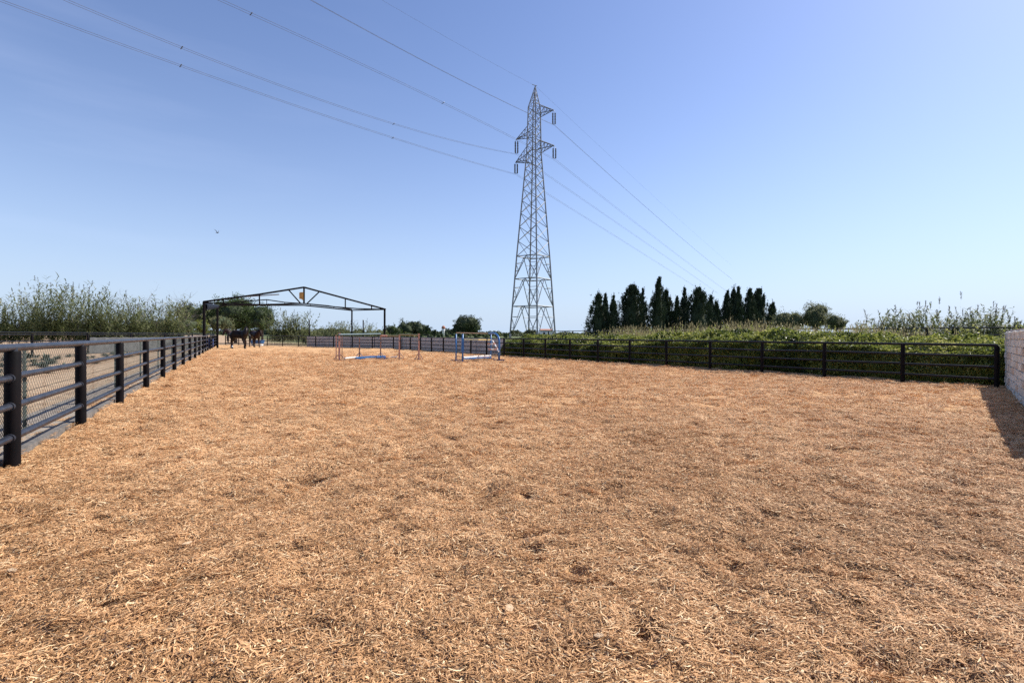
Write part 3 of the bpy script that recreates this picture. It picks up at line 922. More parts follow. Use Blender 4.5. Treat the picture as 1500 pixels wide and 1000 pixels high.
# grey sheet windbreak behind the far right of the arena
def rside(y, off): return Vector((RX(y) + RN[0] * off, y + RN[1] * off, -0.12))
fd = (FARL - CORNER).normalized(); fn_ = Vector((-fd.y, fd.x, 0))
if fn_.y < 0: fn_ = -fn_
wpts = [rside(y, 1.0) for y in (36.3, 39.6, 43.4, 47.2, 51.0)] + [CORNER + Vector((0.6, 1.6, -0.12))] + [CORNER.lerp(FARL, t) + fn_ * 0.9 + Vector((0, 0, -0.12)) for t in (0.12, 0.24, 0.36, 0.49)]
wb = empty('sheet_windbreak', wpts[0], label='low lavender-grey sheeting wall behind the far corner of the arena fence', cat='windbreak')
for i, (a, b) in enumerate(zip(wpts, wpts[1:])):
    K = 10; vv = []; d = (b - a).normalized(); nrm = Vector((-d.y, d.x, 0))
    for sd in (0, 1):
        for z in (0.0, 0.45, 0.9, 1.33):
            for j in range(K + 1):
                p = a.lerp(b, (j + (0.03 if j == 0 else -0.03 if j == K else 0)) / K) - wpts[0] + nrm * (0.02 * math.sin(j * 1.9 + i) * (1 if 0 < z < 1.3 else 0.3) + sd * 0.02)
                vv.append((p.x, p.y, z - 0.02 * math.sin(math.pi * j / K) * (z > 1)))
    W = K + 1; ff = []
    for sd in (0, 1):
        for r_ in range(3):
            for j in range(K):
                q0 = sd * 4 * W + r_ * W + j; ff.append((q0, q0 + 1, q0 + W + 1, q0 + W))
    MB().add(vv, ff).build('sheet_panel', MT['sheet'], wb, True)
    pipe_obj('post', a + Vector((0, 0, -.1)), a + Vector((0, 0, 1.36)), 0.04, MT['darksteel'], wb, 8, wpts[0])

# ------------------------------------------------------------------ show jumps
def zero(px, py):
    p = gp(px, py); p.z = float(hfoot(p.x, p.y)); return p
def stand(px, py, top_py, label, mat, foot_mat, r=0.035, foot=0.5, rz=0.3, w=0.07, extra=None, name='jump_stand'):
    b = zero(px, py)
    z = (CAM + ray(px, top_py) * (b.y / ray(px, top_py).y)).z - b.z
    root = empty(name, b, rz=rz, label=label, cat='jump stand')
    MB().box((0, 0, z / 2 + 0.03), (w, w, z - 0.06)).build('upright', MT[mat], root)
    MB().box((0, 0, z + 0.02), (w * 1.4, w * 1.4, 0.05)).build('cap', MT[mat], root)
    f1 = MB().box((0, 0, 0.035), (foot, 0.08, 0.07)); f1.build('foot', MT[foot_mat], root)
    f2 = MB().box((0, 0, 0.045), (0.08, foot, 0.07)); f2.build('foot', MT[foot_mat], root)
    for s_ in (-1, 1):
        MB().tube([(s_ * foot * 0.42, 0, 0.06), (0, 0, 0.42)], 0.016, 6).build('brace', MT[foot_mat], root)
    if z > 0.9: MB().box((0.0, -w * 0.75, z * 0.78), (0.06, 0.06, 0.09)).build('pole_cup', MT['darksteel'], root)
    return root, b, z
A1, a1, z1 = stand(497, 528.5, 489, 'pale orange double jump stand with purple foot, leftmost by the canopy', 'orange', 'purple', w=0.10, foot=0.75)
MB().box((-0.16, 0, z1 / 2), (0.05, 0.05, z1 - 0.1)).build('upright', MT['orange'], A1)
MB().box((0.14, 0, z1 / 2), (0.04, 0.04, z1 - 0.1)).build('upright', MT['brown'], A1)
A2, a2, z2 = stand(526.5, 526, 496, 'short brown jump stand on a blue foot, second from the left', 'brown', 'blue', w=0.07, foot=0.6)
A3, a3, z3 = stand(557.5, 525.5, 491.5, 'brown jump stand on a blue foot, in the middle of the orange jump row', 'brown', 'blue', w=0.07, foot=0.6)
A4, a4, z4 = stand(585, 525.5, 491.2, 'orange jump stand with purple foot, second from the right of its row', 'orange', 'purple', w=0.085, foot=0.6)
A5, a5, z5 = stand(613.5, 527, 489.5, 'thin faded orange jump stand, rightmost of the orange jump row', 'orange', 'purple', w=0.075, foot=0.5)
def jpole(a, b, r, bands, label, name='jump_pole'):
    """horizontal pole made of painted bands"""
    a = Vector(a); b = Vector(b)
    root = empty(name, a, label=label, cat='jump pole')
    t = 0.0
    for L, mt in bands:
        p = a.lerp(b, t); q = a.lerp(b, t + L)
        t += L
        pipe_obj('band', p, q, r, MT[mt], root, 10, a)
    return root
up = lambda p, z, dx=0, dy=0: Vector((p.x + dx, p.y + dy, p.z + z))
jpole(up(a1, z1 - 0.04, 0, -.1), up(a3, z3 + 0.10, 0, -.1), 0.05, [(0.33, 'teal'), (0.33, 'teal'), (0.34, 'teal')], 'dark teal jump pole resting across the leftmost orange stands')
jpole(up(a3, z3 + 0.0, 0, .1), up(a4, z4 - 0.03, 0, .0), 0.05, [(0.35, 'orange'), (0.40, 'olive'), (0.25, 'olive')], 'orange and olive jump pole between the two middle stands')
jpole(up(a4, z4 + 0.06), up(a5, z5 - 0.05), 0.045, [(0.5, 'olive'), (0.5, 'olive')], 'dull olive jump pole reaching the rightmost orange stand')
jpole(up(a1, 0.16, .3), up(a2, 0.14, -.05, -.2), 0.04, [(1, 'white')], 'white ground pole at the foot of the leftmost jump stand')
jpole(up(a3, 0.13, .6, 0), up(a4, 0.15, -.1, -.15), 0.03, [(1, 'white')], 'thin white ground pole right of the blue plank')
pl = empty('jump_plank', (0, 0, 0), label='blue plank lying across two low feet in front of the orange jump', cat='jump plank')
pa, pb = gp(521.5, 527.2), gp(564.5, 525.2)
MB().tube([pa + Vector((0, 0, .12)), pa.lerp(pb, .5) + Vector((0, 0, .15)), pb + Vector((0, 0, .13))], 0.065, 4, twist=0.7).build('board', MT['blue'], pl)
for t in (0.08, 0.92):
    c = pa.lerp(pb, t); MB().box((c.x, c.y, 0.03), (0.7, 0.12, 0.07), 0.3).build('foot', MT['purple'], pl)

# blue jump
def ladder(px0, py0, t0, px1, py1, t1, label, arch=False, sc_w=0.045, rungs=4):
    b0, b1 = zero(px0, py0), zero(px1, py1)
    h0 = (CAM + ray(px0, t0) * (b0.y / ray(px0, t0).y)).z; h1 = (CAM + ray(px1, t1) * (b1.y / ray(px1, t1).y)).z
    root = empty('jump_wing', b0, label=label, cat='jump wing')
    mid = lambda p, z: Vector((p.x, p.y, z)) - b0
    r = sc_w
    if arch:
        pts = [mid(b0, 0.05), mid(b0, h0 - 0.02)]
        m = MB(); m.tube(pts, r * 0.9, 10); m.build('upright', MT['blue'], root, True)
        arc = [mid(b1, 0.04), mid(b1, h1 - 0.42)]
        for kk in range(1, 7):
            t = kk / 6 * math.pi / 2
            p = b1.lerp(b0, 0.75 * (1 - math.cos(t)))
            arc.append(Vector((p.x, p.y, h1 - 0.42 + 0.42 * math.sin(t))) - b0)
        e0 = b0 + (b0 - b1) * 0.25; arc.append(Vector((e0.x, e0.y, h1 - 0.01)) - b0)
        m = MB(); m.tube(arc, r * 1.25, 10); m.build('arched_tube', MT['blue'], root, True)
    else:
        m = MB(); m.tube([mid(b0, 0.05), mid(b0, h0)], r * 0.9, 10); m.build('upright', MT['blue'], root, True)
        m = MB(); m.tube([mid(b1, 0.05), mid(b1, h1)], r * 1.05, 10); m.build('upright', MT['blue'], root, True)
        c = Vector((b1.x, b1.y, 0)) - b0
        MB().box((c.x, c.y, 0.95), (0.13, 0.10, 0.72), 0.2).build('pole_cup_board', MT['blue'], root)
    for p in (b0, b1):
        q = p - b0
        MB().box((q.x, q.y, 0.05), (0.62, 0.09, 0.07), 0.05).build('foot', MT['purple'], root)
        MB().box((q.x, q.y, 0.06), (0.09, 0.5, 0.07), 0.05).build('foot', MT['purple'], root)
    for i in range(rungs):
        z = 0.25 + (min(h0, h1) - 0.55) * i / max(1, rungs - 1)
        m = MB(); m.tube([mid(b0, z), mid(b1, z + 0.02)], 0.014, 6); m.build('rung', MT['teal'], root)
    return root, b0, b1
Wg1, w0, w1 = ladder(668, 528, 489, 677.6, 530.4, 489, 'blue jump wing with two straight uprights, left side of the blue jump')
Wg2, w2, w3 = ladder(719, 526.4, 488, 731, 528.3, 487.6, 'blue jump wing with an arched tube top, right side of the blue jump', arch=True, rungs=3)
jpole((w1.x + .05, w1.y, 0.25), (w2.x, w2.y, 0.23), 0.042, [(0.5, 'white'), (0.5, 'white')], 'white plank-like pole low between the two blue jump wings')
jpole((w1.x + .05, w1.y, 0.19), (w2.x, w2.y - .1, 0.12), 0.035, [(1, 'blue')], 'blue ground pole just under the white one')
jpole((w1.x + .05, w1.y, 1.20), (w2.x, w2.y, 1.16), 0.030, [(0.5, 'olive'), (0.5, 'yellow')], 'thin yellow-brown upper pole of the blue jump')
jpole((w0.x, w0.y, 1.56), (w2.x - .2, w2.y, 1.54), 0.018, [(1, 'brown')], 'thin brown bar along the top of the blue jump')
jpole((w2.x + .10, w2.y - .06, 1.12), (w3.x - .02, w3.y - .1, 0.52), 0.038, [(0.2, 'white'), (0.2, 'orange'), (0.2, 'white'), (0.2, 'orange'), (0.2, 'white')], 'short red and white pole leaning inside the arched blue wing')
jpole((w2.x - .15, w2.y - .15, 0.62), (w2.x + .35, w2.y - .15, 0.60), 0.04, [(0.34, 'orange'), (0.33, 'white'), (0.33, 'orange')], 'lower stub of red and white pole on the arched wing cups')
jpole((w2.x - .2, w2.y - .15, 0.93), (w2.x + .3, w2.y - .15, 0.92), 0.035, [(0.34, 'orange'), (0.33, 'white'), (0.33, 'orange')], 'upper stub of red and white pole on the arched wing cups')
b = zero(691, 527)
r0 = empty('low_support', b, label='small blue T-shaped support under the middle of the white pole', cat='pole support')
MB().box((0, 0, 0.14), (0.10, 0.08, 0.16)).build('stem', MT['blue'], r0); MB().box((0, 0, 0.225), (0.26, 0.10, 0.02)).build('cradle', MT['blue'], r0); MB().box((0, 0, 0.03), (0.34, 0.2, 0.05)).build('foot', MT['purple'], r0)

# barrels and trough by the horses
def barrel(p, label, mat, h=0.92, r=0.29):
    root = empty('plastic_barrel', p, label=label, cat='barrel')
    prof = [(0, r * .92), (.03, r), (h * .30, r * 1.02), (h * .33, r * 1.06), (h * .36, r * 1.02), (h * .64, r * 1.02), (h * .67, r * 1.06), (h * .70, r * 1.02), (h - .05, r), (h, r * .9)]
    MB().tube([(0, 0, z) for z, _ in prof], [q for _, q in prof], 16).build('drum', MT[mat], root, True)
    MB().tube([(0, 0, h), (0, 0, h + .03)], [r * .84, r * .80], 16).build('lid', MT['pipe'], root)
barrel((-31.0, 52.3, 0), 'dark blue plastic barrel just right of the canopy corner post', 'navy')
barrel((-31.35, 53.2, 0), 'second dark blue barrel, half hidden behind the first', 'navy')
tp = at(377, 500.5, 63)
tr = empty('water_trough', (tp.x, tp.y, 0), rz=-0.2, label='blue and white water trough behind the right horse', cat='trough')
m = MB(); m.add([(-.7, -.25, .3), (.7, -.25, .3), (.7, .25, .3), (-.7, .25, .3), (-.85, -.32, .72), (.85, -.32, .72), (.85, .32, .72), (-.85, .32, .72), (-.8, -.27, .72), (.8, -.27, .72), (.8, .27, .72), (-.8, .27, .72), (-.66, -.2, .36), (.66, -.2, .36), (.66, .2, .36), (-.66, .2, .36)],
    [(3, 2, 1, 0), (0, 1, 5, 4), (1, 2, 6, 5), (2, 3, 7, 6), (3, 0, 4, 7), (4, 5, 9, 8), (5, 6, 10, 9), (6, 7, 11, 10), (7, 4, 8, 11), (8, 9, 13, 12), (9, 10, 14, 13), (10, 11, 15, 14), (11, 8, 12, 15), (12, 13, 14, 15)])
m.build('basin', MT['blue'], tr)
for s_ in (-.6, .6): MB().box((s_, 0, .15), (.1, .45, .31)).build('leg', MT['white'], tr)

# ------------------------------------------------------------------ horses
def horse(loc, rz, scale, label, coat='horse', neck=None, stride=(0, 0, 0, 0), sock=None):
    """continuous skinned body; local x forward, z up, withers about 1.58 m"""
    root = empty('horse', loc, rz=rz, label=label, cat='horse')
    root.scale = (scale,) * 3
    V = []; E = []; R = []
    def add(p, r, par=None):
        V.append(p); R.append(r if isinstance(r, tuple) else (r, r))
        if par is not None: E.append((par, len(V) - 1))
        return len(V) - 1
    mid = add((-0.05, 0, 1.22), (0.27, 0.31))
    loin = add((-0.38, 0, 1.27), (0.25, 0.28), mid)
    rump = add((-0.68, 0, 1.25), (0.24, 0.28), loin)
    dock = add((-0.88, 0, 1.25), (0.10, 0.14), rump)
    chest = add((0.30, 0, 1.20), (0.25, 0.32), mid)
    sh = add((0.55, 0, 1.22), (0.22, 0.30), chest)
    nk = neck or [(0.72, 0, 1.42, .19), (0.90, 0, 1.62, .14), (1.03, 0, 1.80, .105)]
    p = sh
    for (x, y, z, r) in nk['neck']: p = add((x, y, z), (r * .72, r), p)
    for (x, y, z, r) in nk['head']: p = add((x, y, z), (r * .8, r), p)
    hooves = []
    for s_, fr, st in ((1, True, stride[0]), (-1, True, stride[1]), (1, False, stride[2]), (-1, False, stride[3])):
        y = 0.16 * s_
        if fr:
            a = add((0.50, y, 1.00), (0.13, 0.16), sh)
            a = add((0.48 + st * .10, y * 1.1, 0.80), (0.075, 0.09), a)
            a = add((0.50 + st * .25, y * 1.1, 0.50), (0.050, 0.055), a)
            a = add((0.50 + st * .36, y * 1.1, 0.30), (0.032, 0.036), a)
            a = add((0.50 + st * .44, y * 1.1, 0.13), (0.040, 0.042), a)
            a = add((0.55 + st * .46, y * 1.1, 0.05), (0.052, 0.056), a)
            a = add((0.57 + st * .46, y * 1.1, 0.0), (0.060, 0.062), a)
        else:
            a = add((-0.62, y, 1.05), (0.15, 0.20), rump)
            a = add((-0.55 + st * .12, y * 1.15, 0.82), (0.10, 0.13), a)
            a = add((-0.74 + st * .26, y * 1.1, 0.55), (0.052, 0.062), a)
            a = add((-0.72 + st * .36, y * 1.1, 0.33), (0.034, 0.040), a)
            a = add((-0.70 + st * .44, y * 1.1, 0.14), (0.042, 0.044), a)
            a = add((-0.65 + st * .47, y * 1.1, 0.05), (0.052, 0.056), a)
            a = add((-0.63 + st * .47, y * 1.1, 0.0), (0.060, 0.062), a)
        hooves.append(V[a])
    me = bpy.data.meshes.new('body'); me.from_pydata(V, E, []); me.update()
    ob = link('body', me, root)
    me.materials.append(MT[coat])
    sk = ob.modifiers.new('skin', 'SKIN'); sk.use_smooth_shade = True
    for i, r in enumerate(R): me.skin_vertices[0].data[i].radius = (r[0] * 1.18, r[1] * 1.18)
    me.skin_vertices[0].data[0].use_root = True
    sb = ob.modifiers.new('sub', 'SUBSURF'); sb.levels = 2; sb.render_levels = 2
    # ears
    hp = Vector(nk['head'][0][:3]); hd = (Vector(nk['head'][-1][:3]) - hp).normalized()
    lat = Vector((0, 1, 0)); nup = Vector((0, 0, 1))
    for s_ in (-1, 1):
        b_ = hp + lat * 0.05 * s_ - hd * 0.02 + nup * 0.06
        MB().tube([b_, b_ + nup * 0.06 + lat * s_ * .01, b_ + nup * 0.15 - hd * .01], [0.030, 0.032, 0.004], 6).build('ear', MT[coat], root, True)
    # mane: overlapping locks down the crest
    lv = Leaves(); line = [Vector((0.52, 0, 1.50))] + [Vector(q[:3]) + Vector((-0.05, 0, q[3] * 0.95)) for q in nk['neck']] + [hp + Vector((0.03, 0, 0.10))]
    for kk in range(160):
        t = random.random() * (len(line) - 1.001); i = int(t); p0 = line[i].lerp(line[i + 1], t - i)
        lv.blades(np.array([p0]) + rng.normal(size=(1, 3)) * 0.015, np.array([[random.gauss(-.2, .2), nk.get('mane', -1) * random.uniform(.3, .9), random.uniform(-.1, .5)]]), random.uniform(.18, .34), 0.035, 0.8, 0.5, 3)
    lv.build('mane', MT['hair'], root)
    # tail
    m = MB()
    m.tube([(-0.90, 0, 1.33), (-1.02, 0, 1.26), (-1.10, 0.02, 1.02), (-1.10, 0.03, 0.72), (-1.06, 0.03, 0.45)], [0.045, 0.07, 0.095, 0.085, 0.02], 9)
    m.build('tail', MT['hair'], root, True)
    # eyes
    for s_ in (-1, 1):
        c = hp.lerp(Vector(nk['head'][1][:3]), .45) + lat * 0.078 * s_
        MB().tube([c - lat * .012 * s_, c + lat * .006 * s_, c + lat * .016 * s_], [0.022, 0.020, 0.006], 8).build('eye', MT['hair'], root, True)
    if sock is not None:
        h = Vector(hooves[sock]); MB().tube([(h.x - .07, h.y, .10), (h.x - .06, h.y, .16), (h.x - .085, h.y, .28)], [0.072, 0.064, 0.050], 10).build('white_sock', MT['sock'], root, True)
    return root
N1 = {'neck': [(0.72, -.05, 1.44, .24), (0.84, -.14, 1.64, .20), (0.93, -.26, 1.74, .155)], 'head': [(1.00, -.38, 1.72, .13), (1.06, -.50, 1.50, .12), (1.08, -.58, 1.28, .085), (1.08, -.60, 1.17, .072)], 'mane': 1}
N2 = {'neck': [(0.74, 0, 1.42, .20), (0.95, 0.0, 1.56, .16), (1.14, 0.0, 1.60, .12)], 'head': [(1.25, 0, 1.56, .11), (1.33, 0.0, 1.34, .10), (1.36, 0, 1.12, .068), (1.36, 0, 1.04, .058)]}
N3 = {'neck': [(0.74, 0, 1.40, .22), (0.88, 0.0, 1.58, .18), (1.00, 0.0, 1.68, .14)], 'head': [(1.10, 0, 1.66, .12), (1.20, 0.0, 1.46, .11), (1.27, 0, 1.26, .08), (1.29, 0, 1.16, .068)]}
hp1 = gp(350, 510.6)
horse((hp1.x, hp1.y, float(hfoot(hp1.x, hp1.y))), math.radians(-10), 1.12, 'black horse standing side-on under the canopy frame with its head lowered toward the viewer', 'horse', N1, (-.3, .5, -.5, .4), 3)
hp2 = gp(371, 508.4)
horse((hp2.x - 0.1, hp2.y + .5, 0.0), math.radians(-40), 1.10, 'dark bay horse behind and right of the black one, neck arched down', 'bay', N2, (.2, -.2, .1, -.1))
hp3 = gp(325, 509)
horse((hp3.x + .9, hp3.y + 1.4, 0.0), math.radians(214), 1.08, 'brown horse behind the left canopy post, facing left', 'grey_horse', N3, (.1, -.2, .2, -.1))

# ------------------------------------------------------------------ lattice pylon
TY = 100.0
tb = at(780.5, 487, TY); TX = tb.x
tower = empty('transmission_tower', (TX, TY, 0.8), label='tall steel lattice electricity pylon with four side arms', cat='pylon')
toff = Vector((TX, TY, 0.8))
def zat(py): return at(780, py, TY).z
HD = [(0.7, 34.2 / 750 * TY), (zat(376), 24.6 / 750 * TY), (zat(300), 18.0 / 750 * TY), (zat(225), 10.8 / 750 * TY), (zat(158), 8.9 / 750 * TY)]
th0 = math.radians(8.5)
def corner(i, z):
    r = np.interp(z, [h[0] for h in HD], [h[1] for h in HD])
    a = th0 + i * math.pi / 2
    return Vector((TX + r * math.cos(a), TY + r * math.sin(a), z))
apex = Vector((TX + 0.15, TY, zat(126)))
sleeve = zat(158)
def tbar(nm, a, b, r, mat='steel'): return pipe_obj(nm, a, b, r, MT[mat], tower, 4, toff)
for i in range(4):
    z = [0.7, zat(376), zat(225), sleeve]
    m = MB(); m.tube([corner(i, q) - toff for q in z] + [apex - toff], [0.17, 0.15, 0.13, 0.12, 0.07], 5)
    m.build('leg', MT['steel'], tower)
    MB().box(tuple(corner(i, 0.8) - toff), (0.9, 0.9, 0.5)).build('footing_block', MT['concrete'], tower)
nbr = 0
# three portal panels at the foot with horizontal rings, V braces and small redundants
lev = [0.8, zat(449), zat(409), zat(376)]
for j in range(3):
    za, zb = lev[j], lev[j + 1]
    for i in range(4):
        A, B = corner(i, za), corner((i + 1) % 4, za); C_, D_ = corner(i, zb), corner((i + 1) % 4, zb)
        mtop = (C_ + D_) / 2
        tbar('brace', A, mtop, 0.085); tbar('brace', B, mtop, 0.085)
        tbar('ring_bar', C_, D_, 0.085)
        for t in (0.35, 0.68):
            p = A.lerp(mtop, t); q = corner(i, za + (zb - za) * t)
            tbar('tie', p, q, 0.05); q2 = corner((i + 1) % 4, za + (zb - za) * t); tbar('tie', B.lerp(mtop, t), q2, 0.05)
            if t > .5:
                tbar('tie', A.lerp(mtop, .35), q, 0.045); tbar('tie', B.lerp(mtop, .35), q2, 0.045)
    m0 = [(corner(i, zb) + corner((i + 1) % 4, zb)) / 2 for i in range(4)]
    for i in range(4): tbar('ring_bar', m0[i], m0[(i + 1) % 4], 0.05)
# X-braced body
ylev = [376, 354, 333, 313, 294.5, 277.5, 262, 248, 236, 225]
for a_, b_ in zip(ylev, ylev[1:]):
    za, zb = zat(a_), zat(b_)
    for i in range(4):
        tbar('brace', corner(i, za), corner((i + 1) % 4, zb), 0.06); tbar('brace', corner((i + 1) % 4, za), corner(i, zb), 0.06)
ylev = [225, 214, 203, 192, 181, 170, 158]
for a_, b_ in zip(ylev, ylev[1:]):
    za, zb = zat(a_), zat(b_)
    for i in range(4):
        tbar('brace', corner(i, za), corner((i + 1) % 4, zb), 0.055); tbar('brace', corner((i + 1) % 4, za), corner(i, zb), 0.055)
for t0_, t1_ in ((0, .28), (.28, .52), (.52, .74)):
    P0 = [corner(i, sleeve).lerp(apex, t0_) for i in range(4)]; P1_ = [corner(i, sleeve).lerp(apex, t1_) for i in range(4)]
    for i in range(4): tbar('brace', P0[i], P1_[(i + 1) % 4], 0.045); tbar('ring_bar', P0[i], P0[(i + 1) % 4], 0.045)
tbar('peak_bar', apex + Vector((-.6, 0, .25)), apex + Vector((.35, 0, 0.0)), 0.06)
def arm(tip_px, tip_py, up_py, low_py, ia, ib, nm='cross_arm'):
    tip = at(tip_px, tip_py, TY)
    rt = corner(ia, 1).x
    A, B = corner(ia, zat(low_py)), corner(ib, zat(low_py)); U, W_ = corner(ia, zat(up_py)), corner(ib, zat(up_py))
    m = MB()
    for P_ in (A, B): m.tube([P_ - toff, tip - toff], 0.075, 4)
    for P_ in (U, W_): m.tube([P_ - toff, tip - toff], 0.065, 4)
    for t in (0.25, 0.5, 0.75):
        a1_, b1_ = A.lerp(tip, t), B.lerp(tip, t); u1, w1_ = U.lerp(tip, t), W_.lerp(tip, t)
        for q1, q2 in ((a1_, b1_), (a1_, u1), (b1_, w1_), (u1, w1_)): m.tube([q1 - toff, q2 - toff], 0.04, 4)
        a0, b0_ = A.lerp(tip, t - .25), B.lerp(tip, t - .25); 
        m.tube([a0 - toff, u1 - toff], 0.04, 4); m.tube([b0_ - toff, w1_ - toff], 0.04, 4)
    m.build(nm, MT['darksteel'], tower)
    return tip
def insul(tip, pxs, y0, y1):
    m = MB()
    for px in pxs:
        a = at(px, y0, TY); b = at(px, y1, TY)
        n_ = 15
        pts = []; rs = []
        for i in range(n_):
            t = i / (n_ - 1)
            pts.append(a.lerp(b, t) - toff); rs.append(0.17 if i % 2 else 0.09)
        o = MB().tube(pts, rs, 8).build('insulator_string', MT['insul'], tower)
        tbar('hanger', tip, a, 0.03, 'darksteel')
    a = at(pxs[0] - .5, y1 + .5, TY); b = at(pxs[1] + .8, y1 + .5, TY); tbar('yoke', a, b, 0.05, 'darksteel')
tR1 = arm(811, 161.3, 155, 171, 0, 3); tR2 = arm(811.5, 213, 207, 223.5, 0, 3)
tL1 = arm(756, 204.5, 185, 198, 2, 1); tL2 = arm(755.3, 238, 215, 235.5, 2, 1)
insul(tR1, (809.8, 813.2), 165.5, 181.5); insul(tR2, (810.3, 814), 217.5, 231.5)
insul(tL1, (754.9, 758.4), 207.5, 224); insul(tL2, (754.3, 757.8), 240.5, 253.5)

# cables: heights above the fitted ground line come from the photo, each side of the tower has its own bearing
CL = {
 'upper right arm': (((812, 183.5)), [(770, 165), (670, 115), (562, 58), (454, 0)], [(908, 265.6), (1004, 355), (1084, 417.5)]),
 'lower right arm': (((812, 233.5)), [(754, 200), (670, 160), (589, 125), (467, 68), (400, 36), (330, 0)], [(908, 308.8), (1004, 382), (1061, 424)]),
 'upper left arm': (((757, 226)), [(643, 206), (535, 165), (400, 119), (90, 0)], None),
 'lower left arm': (((756, 255.5)), [(748, 254), (643, 223.5), (535, 189), (400, 143), (5, 3)], [(799, 280), (892, 340.7), (1015, 417.5)]),
}
def fit(tp_, pts, phi):
    P_ = at(*tp_, TY); D = Vector((math.sin(phi), math.cos(phi), 0)); S_, H_ = [], []
    for q in pts:
        v = ray(*q); A_ = np.array([[v.x, -D.x], [v.y, -D.y]]); t, s_ = np.linalg.solve(A_, np.array([(P_ - CAM).x, (P_ - CAM).y]))
        S_.append(s_); H_.append(CAM.z + v.z * t - P_.z)
    S_ = np.array(S_); c, *_ = np.linalg.lstsq(np.c_[S_, S_ ** 2], np.array(H_), rcond=None)
    return P_, D, c
PL, PR = math.radians(38), math.radians(33)
def cable_pts(P_, D, c, s_end, n_=40, lat=0.0):
    out = []; side_ = Vector((D.y, -D.x, 0))
    for i in range(n_ + 1):
        s_ = s_end * i / n_
        out.append(P_ + D * s_ + side_ * lat + Vector((0, 0, c[0] * s_ + c[1] * s_ * s_)))
    return out
SAVE = {}
for nm, (tp_, lpts, rpts) in CL.items():
    P_, D, c = fit(tp_, lpts, PL)
    root = empty('power_cable', P_, label='pair of overhead power cables hung from the %s of the pylon' % nm if nm != 'upper right arm' else 'slim overhead power cable pair hung from the topmost right arm of the pylon', cat='power cable')
    pair = (-0.2, 0.2)
    if nm == 'upper right arm': pair = (-0.06, 0.06)
    for lat in pair:
        pts = cable_pts(P_, D, c, -125, 60, lat)
        if rpts: 
            P2_, D2, c2 = fit(tp_, rpts, PR)
        else:
            P2_, D2 = P_, Vector((math.sin(PR), math.cos(PR), 0)); _, _, c2 = fit((756, 255.5), CL['lower left arm'][2], PR)
        pts2 = cable_pts(P2_, D2, c2, 190, 40, lat)
        m = MB(); m.tube([p - P_ for p in reversed(pts)] + [p - P_ for p in pts2[1:]], 0.017, 5)
        m.build('conductor', MT['cable'], root)
    if len(lpts) > 4 or nm == 'upper left arm':
        for s_ in (-30, -58):
            q = P_ + D * s_ + Vector((0, 0, c[0] * s_ + c[1] * s_ * s_)); sd = Vector((D.y, -D.x, 0))
            pipe_obj('spacer', q - sd * 0.26 + Vector((0, 0, -.05)), q + sd * 0.26 + Vector((0, 0, .05)), 0.045, MT['insul'], root, 6, P_)
P_, D, c = fit((782, 126.5), [(860, 198.4), (972, 302.4), (1103, 414.3)], PR)
root = empty('power_cable', apex, label='single thin earth cable running from the very tip of the pylon', cat='power cable')
pl_ = cable_pts(apex, Vector((math.sin(PL), math.cos(PL), 0)), (0.085, 0.0006), -125, 60)
m = MB(); m.tube([p - apex for p in reversed(pl_)] + [p - apex for p in cable_pts(apex, D, c, 210, 40)[1:]], 0.013, 4)
m.build('conductor', MT['cable'], root)

# ------------------------------------------------------------------ trees
CL_L = ['cane clump cut by the left edge of the picture', 'low spreading cane clump second from the left edge', 'grey-green cane clump rising towards the first high tips on the left',
 'highest cane clump, its feathery tips the tallest on the left', 'tall cane clump just right of the highest tips', 'thick cane clump above the second post of the near left fence',
 'cane clump sloping down before the dip in the left skyline', 'low cane clump filling the dip in the left skyline', 'slender cane clump on the right side of the dip, under the leafless forked shrub',
 'low cane clump behind the leafless forked shrub', 'cane clump with dark upright tips halfway between the dip and the canopy', 'fanned cane clump under the leafless twiggy shrub',
 'last cane clump before the pine-like tree beside the canopy']
CL_R = ['sparse first cane shoots right of the dry grass on the right bank', 'small cane shoots left of the bushy green cane group', 'slanting cane shoots beside the bushy green cane group',
 'bushy green cane group with plumes, left half', 'tall leafy cane shoot topping the bushy green group', 'loose cane shoots with pale plumes bending right of the bushy group',
 'wide low cane shoots below the pale plumes', 'cane shoots left of the single tall dry stalk', 'cane shoots close to the foot of the single tall dry stalk',
 'dark upright cane shoots right of the tall dry stalk', 'highest leafy cane shoots near the stone wall', 'short cane shoots above the far end of the stone wall', 'cane shoots cut by the right edge of the picture']
CL_M = ['low reed clump at the left end of the grey sheeting', 'short reed clump right of the first thin dark pole', 'tall yellow-green reed clump in the middle under the canopy',
 'highest reed tips just left of the back right canopy column', 'reed clump behind the back right canopy column', 'reed clump right of the second thin dark pole', 'last low reed clump beside the front right canopy column']
CL_T = ['grey-olive shrub of the thicket at the left picture edge', 'green shrub behind the leftmost paddock fence post', 'grey-olive shrub below the highest cane tips', 'green shrub below the right shoulder of the tall canes',
 'grey-olive shrub under the dip in the cane skyline', 'green shrub below the leafless forked shrub', 'green shrub below the leafless twiggy shrub', 'dark green shrub below the pine-like tree', 'bright yellow-green shrub against the left canopy column']
def blob_core(m, c, r, seed, squash=1.0, nlat=7, nlon=10):
    """rough inner mass that stops the sky showing through everywhere"""
    rr = random.Random(seed)
    c = Vector(c); vv = []; ff = []
    for i in range(nlat + 1):
        th = math.pi * i / nlat
        for j in range(nlon):
            ph = 2 * math.pi * j / nlon
            k_ = 1 + rr.uniform(-.22, .18)
            vv.append(c + Vector((r * k_ * math.sin(th) * math.cos(ph), r * k_ * math.sin(th) * math.sin(ph), r * squash * k_ * math.cos(th))))
    for i in range(nlat):
        for j in range(nlon):
            j2 = (j + 1) % nlon
            ff.append((i * nlon + j, i * nlon + j2, (i + 1) * nlon + j2, (i + 1) * nlon + j))
    m.add(vv, ff)
